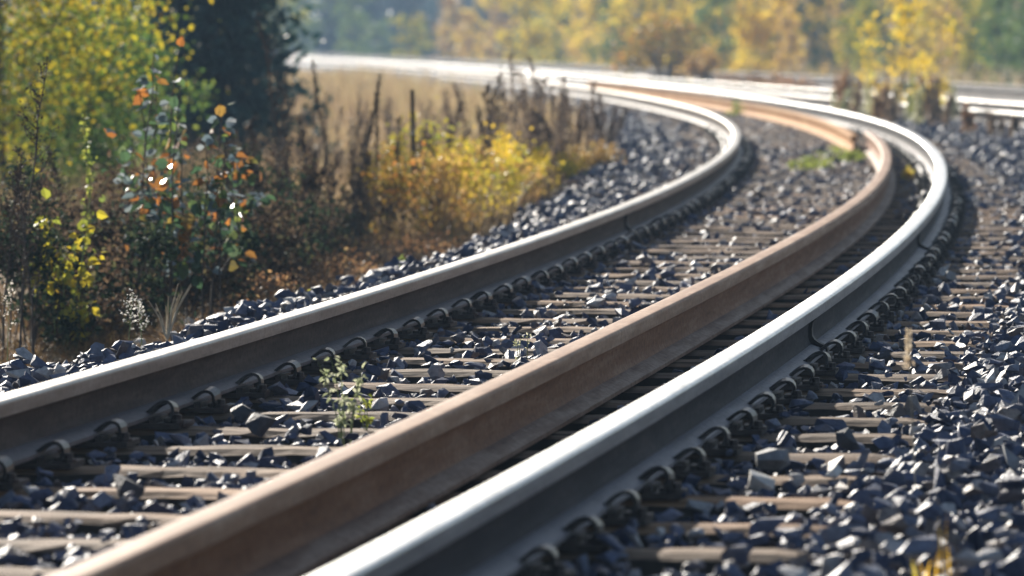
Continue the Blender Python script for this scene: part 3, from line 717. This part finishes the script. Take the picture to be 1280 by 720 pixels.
# tree at the upper left: yellow-green crown reaching down to the weeds
def broadleaf(loc, h, w, nl, ls, lmat, bmat, name, label, cat, group=None, low=.1, limbs=9, trunk=.05, cl=26, r=random, wy=None, top=1.0):
    o = root(name, loc); tag(o, label, cat, group); sb = MB(); wy = wy or w
    p = stem_curve(h, .04, r.uniform(0, 6.28), 9, .02, r); p[0, 2] -= .15; sb.tube(p, np.linspace(trunk, trunk * .2, 9), 7); cs = []
    for i in range(limbs):
        t = low + (.92 - low) * (i + r.random()) / limbs; q = interp_pts(p, t); a = i * 2.4 + r.uniform(-.5, .5)
        env = math.sin(math.pi * min(1, .18 + .82 * (t - low) / (1 - low) * .92)) ** .6
        l = np.array((math.cos(a) * w / 2, math.sin(a) * wy / 2, 0)) * env * r.uniform(.7, 1.1); e = q + l + np.array((0, 0, np.linalg.norm(l) * r.uniform(-.05, .7)))
        mid = (q + e) / 2 + np.array((0, 0, .06 * h * .3)); sb.tube([q, mid, e], [trunk * .35, trunk * .22, trunk * .08], 5)
        for c_ in range(max(1, cl // limbs)):
            s = r.uniform(.25, 1.08); b0 = q * (1 - s) + e * s; e2 = b0 + rng.normal(size=3) * np.array((w, wy, w)) * .09
            sb.tube([b0, (b0 + e2) / 2, e2], [trunk * .12, trunk * .09, trunk * .05], 4)
            m = nl // cl; g = rng.normal(size=(m, 3)) * np.array((w, wy, w)) * r.uniform(.045, .085); g[:, 2] -= np.abs(rng.normal(size=m)) * w * .05
            cs.append(e2 + g)
    cs = np.concatenate(cs); cs = cs[cs[:, 2] > low * h * .4]
    sb.build('trunk', bmat, o, True)
    d = rng.normal(size=cs.shape) + np.array((0, 0, -.5)); sz = ls * rng.uniform(.6, 1.3, len(cs))
    if ls > .07: V, Fa = flake_geo(cs, sz * 1.2, asp=.8)
    else: V, Fa = leaf_geo(cs, d, sz, .75)
    fast_mesh('crown', V, Fa, lmat, o); return o
def spruce(loc, h, w, name, label, cat, group=None, whorls=26, per=9, nq=16, q=.22, mat=None):
    o = root(name, loc); tag(o, label, cat, group); sb = MB()
    sb.tube([(0, 0, -.2), (0, 0, h * .5), (0, 0, h)], [w * .045, w * .03, .01], 7); cs = []; vs = []
    V0 = []; 
    for i in range(whorls):
        t = (i + .3) / whorls; z = h * (.03 + .95 * t); l = w / 2 * (1 - t) ** .8 + .05 * w
        for k in range(per):
            a = k * 6.28 / per + i * 1.3 + random.uniform(-.25, .25); ll = l * random.uniform(.7, 1.12)
            tt = rng.uniform(.12, 1.05, nq); c = np.zeros((nq, 3)); c[:, 0] = np.cos(a) * ll * tt; c[:, 1] = np.sin(a) * ll * tt; c[:, 2] = z - ll * .28 * tt + ll * .12 * tt ** 2
            cs.append(c + rng.normal(0, .025 * w, (nq, 3)))
    sb.build('trunk', M['bark_dark'], o, True); cs = np.concatenate(cs)
    V, Fa = flake_geo(cs, q * rng.uniform(.6, 1.3, len(cs)), up=-.2, asp=.55); fast_mesh('crown', V, Fa, mat or M['needle'], o); return o

L0 = plant_at(5, 35)
broadleaf(L0, 3.4, 2.5, 21000, .038, M['leaf_ygreen'], M['bark_dark'], 'birch_tree', 'yellow-green birch tree filling the upper left corner behind the weeds', 'tree', low=.17, limbs=30, trunk=.03, cl=180)
L1b = plant_at(40, 37)
broadleaf(L1b, 1.35, 2.0, 9000, .04, M['leaf_green'], M['bark_dark'], 'young_tree', 'low green thicket tree at the left edge under the yellow-green birch', 'tree', low=.05, limbs=16, trunk=.02, cl=80)
L1 = plant_at(128, 40)
broadleaf(L1, 1.4, 1.15, 7000, .045, M['leaf_green'], M['bark_dark'], 'young_tree', 'low green young tree between the yellow-green birch and the dark spruce', 'tree', low=.05, limbs=16, trunk=.02, cl=80)
L2 = plant_at(266, 46)
spruce(L2, 4.4, 1.95, 'spruce_tree', 'dark blue-green young spruce right of the yellow-green birch', 'tree', whorls=46, per=14, nq=30, q=.11)

# leafy saplings and weeds on the near left verge
l = plant_at(236, 21); leafy(l, top_h(105, 21, l), 6, .14, 360, .060, M['leaf_mixed'], M['stem_dark'], 'aspen_sapling', 'tall leafy sapling with orange, green and silvery leaves behind the shoulder stones', 'sapling', extra=(M['leaf_glossy'], .27), rad=.006, lean=.14, wide=1.1)
l = plant_at(182, 21.6); leafy(l, top_h(62, 21.6, l), 4, .08, 230, .058, M['leaf_mixed'], M['stem_dark'], 'aspen_sapling', 'slim sapling with one silvery leaf at its very top, left of the tall leafy one', 'sapling', extra=(M['leaf_glossy'], .38), rad=.006, lean=.1)
l = plant_at(275, 22.4); leafy(l, top_h(190, 22.4, l), 4, .08, 150, .060, M['leaf_mixed'], M['stem_dark'], 'aspen_sapling', 'shorter sapling with orange and green leaves, rightmost of the three leafy ones', 'sapling', extra=(M['leaf_glossy'], .2), rad=.005)
l = plant_at(84, 20); leafy(l, top_h(255, 20, l), 4, .06, 170, .048, M['leaf_yellow'], M['stem_green'], 'yellow_sapling', 'small sapling with bright yellow round leaves above the rusty grass', 'sapling', rad=.004, t0=.1)
l = plant_at(60, 20.6); leafy(l, top_h(265, 20.6, l), 4, .08, 190, .040, M['leaf_ygreen'], M['stem_green'], 'yellow_sapling', 'yellow-green bushy sapling just behind the bright yellow one', 'sapling', rad=.004, t0=.1)
l = plant_at(112, 21); stalk(l, top_h(150, 21, l), 'green_weed', 'tall fresh green upright weed between the yellow sapling and the slim sapling', M['stem_green'], M['weed_lime'], nb=16, up=.75, ln=.12, fs=.022, fl=10, t0=.2)
G = 'dead dark weed stalks on the left verge'
def dk(px, py, Y, lab, **kw):
    l = plant_at(px, Y); a = dict(nb=18, up=.60, ln=.30, lean=.25, fs=.012, fl=30, rad=.0055); a.update(kw)
    return stalk(l, top_h(py, Y, l), 'dead_stalk', lab, M['stem_dark'], M['seed_dark'], group=G, **a)
dk(22, 85, 19.5, 'dark feathery dead stalk at the far left edge, tallest there', ln=.3)
dk(42, 215, 19.2, 'short dark stalk leaning beside the tallest one at the left edge')
dk(2, 190, 19.8, 'dark dead stalk cut by the left edge of the view')
dk(100, 190, 22, 'thin dark stalk behind the yellow sapling')
dk(140, 260, 22.5, 'low dark stalk in front of the slim silvery sapling')
dk(366, 28, 28, 'tallest dark dead stalk, forked, standing against the pale rails and spruce edge', ln=.34, up=.8, rad=.008)
dk(340, 110, 27, 'dark dead stalk just left of the tallest forked one', ln=.3)
dk(392, 150, 28.5, 'slanted dark stalk just right of the tallest forked one', ln=.3)
dk(418, 78, 29, 'slender black stalk, first of the pair standing before the tan meadow', up=.88, ln=.18, rad=.007)
dk(436, 118, 29.3, 'bushier black stalk, second of the pair standing before the tan meadow', up=.85, ln=.2, rad=.008)
dk(468, 96, 30.5, 'lone narrow black stalk in the middle of the tan meadow', up=.9, ln=.16, rad=.007)
dk(512, 165, 31, 'short dark stalk beside the thin black post')
dk(550, 130, 33, 'dark stalk rising behind the yellow bushes, right of the thin black post', up=.88, ln=.18)
dk(310, 185, 25, 'dark dead stalk right of the leafy saplings')
for px_, py_, Y_ in [(322, 150, 26), (352, 175, 26.5), (378, 190, 27.5), (404, 175, 28.5), (446, 185, 29), (458, 160, 30), (482, 180, 30.5), (496, 150, 31), (532, 170, 32), (300, 215, 24.5), (330, 210, 25.5), (362, 225, 26)]:
    dk(px_, py_, Y_, 'dark tangled dead stalk in the thicket below the slender black stalks', n=2, ln=.3, up=.7)
dk(292, 240, 24, 'low dark stalk tucked against the rightmost leafy sapling')
# thin post
l = plant_at(516, 31); o = root('stake', l); tag(o, 'thin black stake standing upright in the tan meadow', 'stake'); m = MB(); hh = top_h(112, 31, l)
m.tube([(0, 0, -.1), (.004, 0, hh * .5), (-.003, 0, hh)], [.017, .016, .013], 8); m.build('shaft', M['bark_dark'], o, True)
m = MB(); m.tube([(.0, 0, hh * .70), (.0, 0, hh * .74)], .0175, 8); m.build('pale_band', M['stem_straw'], o, True)
G2 = 'brown fluffy stalks in front of the far track'
bs = [(575, 150, 36), (590, 108, 38), (603, 132, 37), (618, 96, 39), (630, 120, 40), (641, 104, 38), (652, 72, 41), (660, 110, 39), (672, 92, 40), (684, 74, 42), (694, 112, 41), (706, 98, 43), (718, 120, 42), (730, 104, 44), (742, 126, 43), (756, 118, 45), (768, 136, 44), (560, 165, 35), (610, 150, 34), (655, 148, 35), (700, 145, 38)]
for i, (px, py, Y) in enumerate(bs):
    l = plant_at(px, Y); lab = 'blurred brown fluffy stalk in the row between the meadow and the bend'
    if py < 76: lab = ['', 'tallest fluffy stalk in the row, reaching up to the far glaring rail'][1] if px < 670 else 'second tallest fluffy stalk, right of the tallest of the row'
    stalk(l, top_h(py, Y, l), 'fluffy_stalk', lab, M['stem_brown'], M['seed'], group=G2, nb=20, up=.66, ln=.27, fs=.022, fl=20, rad=.0045, lean=.3, t0=.2, n=2 + (i % 3 == 0))
for px, py, Y in [(400, 120, 44), (415, 135, 40), (448, 130, 42), (462, 118, 46), (490, 122, 44), (500, 138, 39), (528, 128, 43), (540, 112, 47), (556, 120, 45), (568, 108, 48), (430, 150, 37), (475, 150, 38), (535, 148, 38), (388, 140, 41)]:
    l = plant_at(px, Y); stalk(l, max(.2, top_h(py, Y, l)), 'meadow_stalk', 'thin brown dead stalk scattered over the blurred tan meadow', M['stem_brown'], M['seed'], group='thin dead stalks in the tan meadow', nb=14, up=.6, ln=.32, fs=.018, fl=16, rad=.004, lean=.3, n=2)
# shadowy undergrowth of the left verge, each plant by itself
G3 = 'low withered weeds under the saplings'
spots = [(10, 300, 20.5), (38, 330, 20), (70, 330, 21.3), (100, 330, 20.3), (128, 300, 21.5), (150, 335, 20.6), (175, 310, 22.3), (205, 300, 22.8), (225, 335, 21.7), (250, 300, 23), (270, 320, 22), (300, 280, 24), (320, 300, 23.5), (335, 255, 26), (350, 300, 24.5), (370, 260, 27), (385, 290, 26), (405, 300, 27.5), (25, 260, 22), (90, 270, 23), (160, 255, 24), (215, 245, 25), (265, 235, 26), (310, 215, 28)]
for i, (px, py, Y) in enumerate(spots):
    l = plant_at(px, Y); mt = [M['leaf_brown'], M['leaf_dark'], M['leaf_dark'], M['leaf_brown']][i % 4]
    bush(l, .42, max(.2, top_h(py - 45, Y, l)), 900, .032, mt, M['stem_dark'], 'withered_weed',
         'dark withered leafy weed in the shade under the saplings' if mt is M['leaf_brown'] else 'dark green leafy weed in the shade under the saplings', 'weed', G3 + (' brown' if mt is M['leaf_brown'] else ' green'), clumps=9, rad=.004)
l = plant_at(428, 29.5); bush(l, .30, top_h(262, 29.5, l), 500, .03, M['leaf_sage'], M['stem_green'], 'sage_clump', 'grey-green leafy clump below the pair of black stalks', 'plant', clumps=10, rad=.004)
l = plant_at(352, 25); bush(l, .26, top_h(312, 25, l), 300, .03, M['leaf_sage'], M['stem_green'], 'sage_clump', 'small grey-green clump low on the bank right of the saplings', 'plant', clumps=8, rad=.004)
# goldenrod and yellow bushes
gb = [(505, 185, 31, 'leaf_olive', 'olive brown bush at the foot of the thin black stake'), (528, 165, 32, 'leaf_yellow', 'yellow bush just right of the thin black stake'),
      (560, 200, 33, 'leaf_orange', 'orange bush, second from the thin black stake'), (590, 185, 34, 'leaf_yellow', 'yellow bush below the left end of the fluffy stalks'),
      (618, 178, 35, 'leaf_gold', 'gold bush, brightest of the yellow patch under the fluffy stalks'), (648, 180, 36, 'leaf_yellow', 'yellow bush in the middle under the tallest fluffy stalk'),
      (678, 190, 37, 'leaf_gold', 'gold bush below the right half of the fluffy stalks'), (708, 195, 38, 'leaf_orange', 'orange bush near the bend end of the yellow patch'),
      (738, 188, 39, 'leaf_orange', 'small orange bush closest to the ballast of the bend'), (480, 215, 30, 'leaf_olive', 'olive bush below the lone narrow black stalk'), (455, 235, 29.5, 'leaf_brown', 'brown bush right of the grey-green clump')]
gb += [(545, 205, 30.5, 'leaf_orange', 'low orange bush in front, left end of the yellow patch'), (575, 205, 31.5, 'leaf_gold', 'low gold bush in front of the left half of the patch'), (606, 200, 32.5, 'leaf_yellow', 'low yellow bush in the front row at the middle of the patch'),
       (636, 200, 33.5, 'leaf_orange', 'low orange bush in the front row at the middle of the patch'), (664, 205, 35, 'leaf_gold', 'low gold bush in the front row right of the middle'), (694, 208, 36.5, 'leaf_yellow', 'low yellow bush at the right end of the front row')]
for px, py, Y, mt, lab in gb:
    l = plant_at(px, Y); bush(l, .46, max(.24, top_h(py - 8, Y, l)), 950, .030, M[mt], M['stem_brown'], 'yellow_bush', lab, 'bush', 'autumn bushes on the left verge', clumps=16, rad=.005)
G4 = 'low brown weeds at the edge of the ballast'
for i, (px, Y) in enumerate([(330, 21.5), (362, 22.5), (395, 23.2), (430, 24.5), (462, 25.5), (498, 26.5), (535, 27.8), (572, 29), (610, 30.5), (300, 20.5), (655, 32), (700, 34), (318, 22.5), (348, 23.5), (380, 24.5), (415, 25.8), (450, 27), (485, 28.2), (520, 29.5), (556, 31), (592, 32.5), (630, 34)]):
    l = plant_at(px, Y); bush(l, .42, random.uniform(.16, .24), 300, .018, M['leaf_brown' if i % 3 else 'leaf_red'], M['stem_brown'], 'low_weed',
         'low brown weed in the row fringing the shoulder ballast' if i % 3 else 'low reddish weed in the row fringing the shoulder ballast', 'weed', G4 + ('' if i % 3 else ', reddish'), clumps=12, rad=.003)
# white wildflowers and pale twigs by the rail
l = (at(160, 440, 17.3)[0], 17.3, -.10); stalk(l, top_h(368, 17.3, l), 'white_wildflower', 'spindly white wildflower gone to fluff beside the biggest white stone', M['stem_green'], M['petal'], cat='wildflower', nb=16, up=.5, ln=.42, fs=.011, fl=5, rad=.0022, lean=.2, n=2)
l = (at(8, 440, 18)[0], 18, -.16); stalk(l, top_h(355, 18, l), 'white_wildflower', 'fluffy white wildflower cut by the left edge above the rusty grass', M['stem_green'], M['petal'], cat='wildflower', nb=12, up=.5, ln=.4, fs=.011, fl=5, rad=.0022, lean=.2)
l = (at(208, 425, 18)[0], 18, -.08); o = root('dead_twigs', l); tag(o, 'pale dry broken twigs fanning up behind the shiny rail', 'twigs'); m = MB()
for k in range(9):
    a = random.uniform(-.55, .5); hh = random.uniform(.10, .2); m.tube([(0, 0, -.02), (a * hh * .5, random.uniform(-.02, .02), hh * .55), (a * hh * 1.1, random.uniform(-.04, .04), hh)], [.0035, .003, .0016], 5)
m.build('stem', M['stem_straw'], o, True)
def small_weed(px, py, Y0, h, mat, label, n=3, nl=40, ls=.014, z=-.02, name='track_weed', smat='stem_green', w=None):
    x = (px - 640) / F * Y0; return leafy((x, Y0, z), h, n, .02, nl, ls, M[mat], M[smat], name, label, 'weed', None, t0=.15, width=.5, rad=.0018, lean=.35, pet=.01)
small_weed(432, 555, 12.5, .215, 'weed_pale', 'pale green weed growing between sleepers left of the rusty rail', 6, 190, .018)
small_weed(452, 545, 12.7, .11, 'weed_lime', 'small light green sprout right beside the pale weed', 3, 50, .016)
small_weed(655, 450, 15.5, .10, 'weed_pale', 'tiny thin weed on the sleepers left of the rusty rail, farther up', 3, 30, .009)
small_weed(384, 360, 19.5, .075, 'weed_lime', 'tiny bright green sprout on the shoulder above the shiny rail', 2, 26, .014, z=-.05)
small_weed(497, 330, 22.5, .06, 'weed_lime', 'tiny yellow-green sprout on the shoulder before the brown weeds', 2, 20, .016, z=-.05)
for i, (px, py, lab) in enumerate([(1022, 214, 'lime green weed patch on the ballast, nearest of those by the rusty rail'), (1048, 196, 'lime green weed on the ballast, tallest beside the cut rail end'), (1066, 204, 'small lime weed tight against the long rusty rail'), (1005, 208, 'small lime weed, leftmost of those in the bend'), (920, 145, 'green weed at the rusty rail in the far bend')]):
    Y = 6200 * 1.03 / (py - 44); bush(((px - 640) / F * Y, Y, -.05), .34 if i < 2 else .22, .12 if i < 4 else .2, 200, .028, M['weed_lime'], M['stem_green'], 'track_weed', lab, 'weed', None, clumps=8, rad=.003)
Y = 35.0; small_weed(1134, 218, Y, .06, 'leaf_gold', 'single yellow leaf clump between the rusty and bluish rails', 2, 10, .05, z=0)
# straw seed head and orange blades in the right foreground
def blades(loc, n, h, spread, mat, name, label, w=.006, lean=(.05, .3)):
    o = root(name, loc); tag(o, label, 'grass tuft'); x = rng.normal(0, spread, n); y = rng.normal(0, spread, n)
    V, Fa = blade_geo(x, y, np.full(n, -.02), h * rng.uniform(.55, 1, n), np.full(n, w), rng.uniform(*lean, n)); fast_mesh('blades', V, Fa, M[mat], o); return o
x, y, z = at(1186, 632, 9.0); blades((x, 9.0, -.02), 5, z + .04, .009, 'grass_orange', 'grass_tuft', 'orange grass blades out of focus at the bottom right', .006, (.02, .12))
x, y, z = at(1160, 690, 9.0); blades((x, 9.0, -.02), 6, z + .05, .012, 'grass_orange', 'grass_tuft', 'short yellow grass blades at the bottom edge left of the orange blades', .007)
x, y, z = at(1136, 412, 11.0); o = root('grass_stalk', (x, 11.0, -.02)); tag(o, 'single pale straw seed head standing on a thin stalk over the wide ballast', 'grass stalk'); m = MB()
m.tube([(.02, 0, -.02), (.01, 0, z * .5), (.004, 0, z * .8), (0, 0, z + .02)], [.0012, .001, .0009, .0006], 4); m.build('stem', M['stem_straw'], o, True)
t = rng.uniform(.77, 1.0, 70); c = np.stack([rng.normal(0, .0045, 70), rng.normal(0, .0045, 70), z * t + .02], 1); V, Fa = flake_geo(c, .016, up=2.5, asp=.35); fast_mesh('seed_head', V, Fa, M['seed_pale'], o)
# right hand side, between the curve and the straight track
l = plant_at(1128, 60); broadleaf(l, top_h(-25, 60, l), 1.05, 1100, .050, M['leaf_gold'], M['stem_brown'], 'yellow_sapling', 'bright yellow sapling right of the bend in front of the glaring far rail', 'sapling', low=.12, limbs=14, trunk=.014, cl=30)
l = plant_at(1165, 62); bush(l, .36, top_h(80, 62, l), 260, .045, M['leaf_gold'], M['stem_brown'], 'yellow_bush', 'small gold bush right of the bright yellow sapling', 'bush', clumps=9)
l = plant_at(1140, 58); stalk(l, top_h(92, 58, l), 'green_weed', 'green upright weed at the foot of the bright yellow sapling', M['stem_green'], M['weed_lime'], nb=14, up=.8, ln=.15, fs=.04, fl=10, t0=.15)
G5 = 'reddish brown stalks outside the bend'
for i, (px, py, Y) in enumerate([(1046, 88, 60), (1058, 98, 61), (1068, 108, 58), (1082, 100, 60), (1094, 104, 57), (1105, 110, 59), (1118, 112, 56), (1148, 108, 57), (1158, 100, 60), (1170, 96, 61), (1182, 120, 56), (1050, 112, 57), (1052, 92, 62), (1064, 84, 61), (1074, 96, 62), (1088, 92, 62), (1100, 98, 61), (1110, 96, 62), (1120, 100, 60), (1136, 104, 59), (1152, 94, 61), (1164, 104, 59), (1176, 110, 58), (1188, 108, 59), (1206, 132, 52), (1240, 140, 50), (1266, 144, 49)]):
    l = plant_at(px, Y); stalk(l, max(.15, top_h(py, Y, l)), 'reddish_stalk', 'blurred reddish brown stalk in the clump hiding the glaring rail outside the bend' if px < 1200 else 'short brown stalk below the glaring far rail at the right edge',
        M['stem_brown'], [M['leaf_red'], M['seed_tan'], M['seed_tan'], M['weed_pale']][i % 4], group=G5 + (' low' if px > 1200 else ''), nb=16, up=.62, ln=.30, fs=.03, fl=18, rad=.005, t0=.1, n=3, lean=.3)
l = plant_at(828, 118); bush(l, 2.0, top_h(22, 118, l), 1700, .11, M['leaf_olive'], M['stem_brown'], 'olive_bush', 'rounded olive and orange bush behind the glaring rail left of the bend', 'bush', clumps=26, rad=.02)
l = plant_at(882, 112); bush(l, .8, top_h(66, 112, l), 600, .09, M['leaf_orange'], M['stem_brown'], 'orange_bush', 'small orange bush right beside the rounded olive bush', 'bush', clumps=12, rad=.012)
G6 = 'red low bushes between the far tracks'
for px, py, Y in [(905, 94, 100), (925, 92, 99), (945, 96, 97), (962, 92, 96), (980, 96, 95), (1000, 98, 92)]:
    l = plant_at(px, Y); bush(l, .5, max(.2, top_h(py, Y, l)), 200, .06, M['leaf_red'], M['stem_brown'], 'red_bush', 'low red bush in the row between the far tracks, right of the orange bush', 'bush', G6, clumps=9, rad=.01)

# ------------------------------------------------------------------ forest beyond the far tracks
HID = (0, 0, 0)
def tree_protos():
    P_ = {}
    P_['gold'] = [broadleaf(HID, 7.5, 3.0, 3600, .15, M['leaf_gold'], M['bark_birch'], 'birch_tree', 'x', 'tree', low=.05, limbs=20, trunk=.07, cl=80) for _ in range(3)]
    P_['orange'] = [broadleaf(HID, 7.0, 2.8, 3000, .15, M['leaf_orange'], M['bark_birch'], 'birch_tree', 'x', 'tree', low=.05, limbs=18, trunk=.07, cl=70) for _ in range(2)]
    P_['green'] = [broadleaf(HID, 6.5, 3.0, 3200, .15, M['leaf_green'], M['bark_dark'], 'broadleaf_tree', 'x', 'tree', low=.04, limbs=18, trunk=.08, cl=70) for _ in range(2)]
    P_['olive'] = [broadleaf(HID, 6.0, 2.6, 2600, .15, M['leaf_ygreen'], M['bark_dark'], 'broadleaf_tree', 'x', 'tree', low=.04, limbs=16, trunk=.07, cl=60) for _ in range(2)]
    P_['spruce'] = [spruce(HID, 11, 3.6, 'spruce_tree', 'x', 'tree', whorls=30, per=11, nq=11, q=.42) for _ in range(3)]
    return P_
PR = tree_protos(); taken = set()
lab_of = {'gold': 'yellow birch in the hazy forest edge beyond the far tracks', 'orange': 'orange-tinted birch in the hazy forest edge beyond the far tracks', 'green': 'green leafy tree in the hazy forest edge beyond the far tracks',
          'olive': 'yellow-green tree in the hazy forest edge beyond the far tracks', 'spruce': 'bluish hazy spruce standing behind the yellow birches beyond the far tracks'}
def put(kind, px, Y, s=1.0, label=None):
    lst = PR[kind]; src = random.choice(lst)
    if id(src) in taken: o = copy_tree(src)
    else: o = src; taken.add(id(src))
    x = (px - 640) / F * Y; o.location = (x, Y, gz(x, Y)); o.rotation_euler = (0, 0, random.uniform(0, 6.28)); o.scale = (s * random.uniform(.9, 1.1), s * random.uniform(.9, 1.1), s * random.uniform(.85, 1.15))
    tag(o, label or lab_of[kind], 'tree', {'spruce': 'hazy spruces of the far forest'}.get(kind, 'trees of the forest edge, ' + kind))
for px, Y, k, s, lab in [(512, 215, 'olive', .75, 'yellow-green tree, leftmost clear clump in the blue forest haze'), (560, 225, 'orange', .8, 'orange-tinted birch right of the leftmost yellow-green clump'),
        (590, 235, 'gold', .8, 'yellow birch in the middle of the pale yellow patch of the far forest'), (620, 225, 'orange', .75, 'orange-tinted birch at the right end of the pale yellow patch'),
        (705, 220, 'gold', .7, 'yellow birch alone between two blue gaps of the far forest'), (735, 228, 'orange', .6, 'orange birch before the last blue gap'),
        (820, 150, 'gold', .9, 'yellow birch rising behind the rounded olive bush'), (860, 165, 'olive', .9, 'yellow-green tree right behind the rounded olive bush'),
        (905, 150, 'gold', .95, 'bright yellow birch above the row of red bushes'), (945, 160, 'olive', .85, 'yellow-green tree above the row of red bushes'),
        (975, 150, 'gold', .9, 'yellow birch left of the blue-green gap outside the bend'), (1010, 165, 'orange', .9, 'orange birch left of the bright yellow sapling'),
        (1048, 175, 'spruce', .55, 'blue-green small spruce among the yellow birches left of the yellow sapling'), (1085, 150, 'green', .6, 'green tree just left behind the bright yellow sapling'),
        (1118, 160, 'orange', .9, 'orange birch straight behind the bright yellow sapling'), (1172, 150, 'gold', .85, 'yellow birch right of the bright yellow sapling'), (890, 140, 'green', .45, 'low green tree between the olive bush and the red bushes'), (1020, 145, 'green', .5, 'low green tree left of the blue-green small spruce'),
        (1200, 165, 'orange', .8, 'orange birch between the yellow sapling and the green tree at the right edge'), (1242, 130, 'green', .75, 'green tree at the right edge, nearest of the forest'),
        (1275, 140, 'green', .8, 'green tree cut by the right edge of the view'), (1225, 155, 'spruce', .5, 'blue-green spruce beside the green trees at the right edge')]:
    put(k, px, Y, s, lab)
for i in range(34):
    put('spruce', -150 + i * 47 + random.uniform(-14, 14), random.uniform(255, 300), random.uniform(.85, 1.15))
for i in range(26):
    put('spruce', -150 + i * 62 + random.uniform(-20, 20), random.uniform(320, 370), random.uniform(1.1, 1.4))
for px in (380, 440, 470, 540, 655, 680, 770): put('green', px, random.uniform(235, 250), .7)
for px in (660, 690, 755, 775, 800, 850, 925, 960, 1035, 1075, 1100, 1155, 1215, 1260): put(random.choice(['gold', 'gold', 'olive', 'orange', 'green']), px, random.uniform(165, 230), .85)
for px in (790, 840, 885, 930, 1000, 1060, 1140, 1190): put(random.choice(['gold', 'orange', 'olive']), px, random.uniform(185, 215), 1.0)
for px in (-60, 40, 150, 260, 340): put(random.choice(['gold', 'olive']), px, random.uniform(200, 230), .9)
for px, Y, k, sc_, lab in ((1214, 122, 'olive', .40, 'small yellow-green tree just behind the far tracks, left of both small green trees'), (1248, 112, 'green', .36, 'small green tree just behind the far tracks, left of the one at the edge'), (1280, 116, 'green', .40, 'small green tree just behind the far tracks, cut by the right edge'), (1196, 130, 'orange', .36, 'small orange tree just behind the far tracks, right of the yellow sapling'), (1075, 126, 'olive', .36, 'small yellow-green tree just behind the far tracks, left of the yellow sapling'), (985, 134, 'orange', .34, 'small orange tree just behind the far tracks above the red bushes')): put(k, px, Y, sc_, lab)
for px in (1310, 1350, 1400, 1460): put(random.choice(['gold', 'green', 'orange']), px, random.uniform(140, 200), .9)
for lst in PR.values():
    for o in lst:
        if id(o) not in taken:
            for ch in list(o.children): bpy.data.objects.remove(ch)
            bpy.data.objects.remove(o)

# ------------------------------------------------------------------ haze
HAZE = .0010
m, nt, o_ = new_mat('thin_autumn_haze'); pv = nt.nodes.new('ShaderNodeVolumePrincipled'); pv.inputs['Color'].default_value = (.50, .72, 1, 1); pv.inputs['Density'].default_value = HAZE; pv.inputs['Anisotropy'].default_value = .0
nt.links.new(pv.outputs[0], o_.inputs['Volume'])
mb = MB(); mb.box((0, 800, 8), (2000, 2400, 26)); hz = mb.build('haze', m); tag(hz, 'thin bluish autumn haze over the forest', 'haze', None, 'stuff')

# ------------------------------------------------------------------ light
SUN_EL, SUN_AZ = R(21), R(-19)                             # the sun stands ahead and to the left
w = bpy.data.worlds.new('World'); scene.world = w; w.use_nodes = True; nt = w.node_tree; nt.nodes.clear()
sky = nt.nodes.new('ShaderNodeTexSky'); sky.sky_type = 'NISHITA'; sky.sun_disc = False; sky.sun_elevation = SUN_EL; sky.sun_rotation = SUN_AZ
bg = nt.nodes.new('ShaderNodeBackground'); bg.inputs[1].default_value = .05; wo = nt.nodes.new('ShaderNodeOutputWorld')
nt.links.new(sky.outputs[0], bg.inputs[0]); nt.links.new(bg.outputs[0], wo.inputs[0])
ld = bpy.data.lights.new('sun', 'SUN'); ld.energy = 5.0; ld.angle = R(.5); ld.color = (1, .93, .82)
lo = bpy.data.objects.new('sun', ld); col.objects.link(lo)
d = Vector((math.sin(SUN_AZ) * math.cos(SUN_EL), math.cos(SUN_AZ) * math.cos(SUN_EL), math.sin(SUN_EL)))
lo.rotation_euler = d.to_track_quat('Z', 'Y').to_euler(); lo.location = (-30, 30, 30)

# ------------------------------------------------------------------ camera
cd = bpy.data.cameras.new('camera'); cd.sensor_width = 36; cd.lens = F / 1280 * 36; cd.clip_end = 6000; cd.clip_start = .1
cd.dof.use_dof = True; cd.dof.focus_distance = 15.2; cd.dof.aperture_fstop = 5.6
cam = bpy.data.objects.new('camera', cd); col.objects.link(cam); cam.location = (0, 0, CAM_Z)
cam.rotation_euler = (R(90) - math.atan((360 - 44) / F), 0, 0); scene.camera = cam
scene.view_settings.view_transform = 'Standard'; scene.view_settings.look = 'None'; scene.view_settings.gamma = 1; scene.view_settings.exposure = 1.2
scene.cycles.use_denoising = True
scene.cycles.max_bounces = 6; scene.cycles.transparent_max_bounces = 4
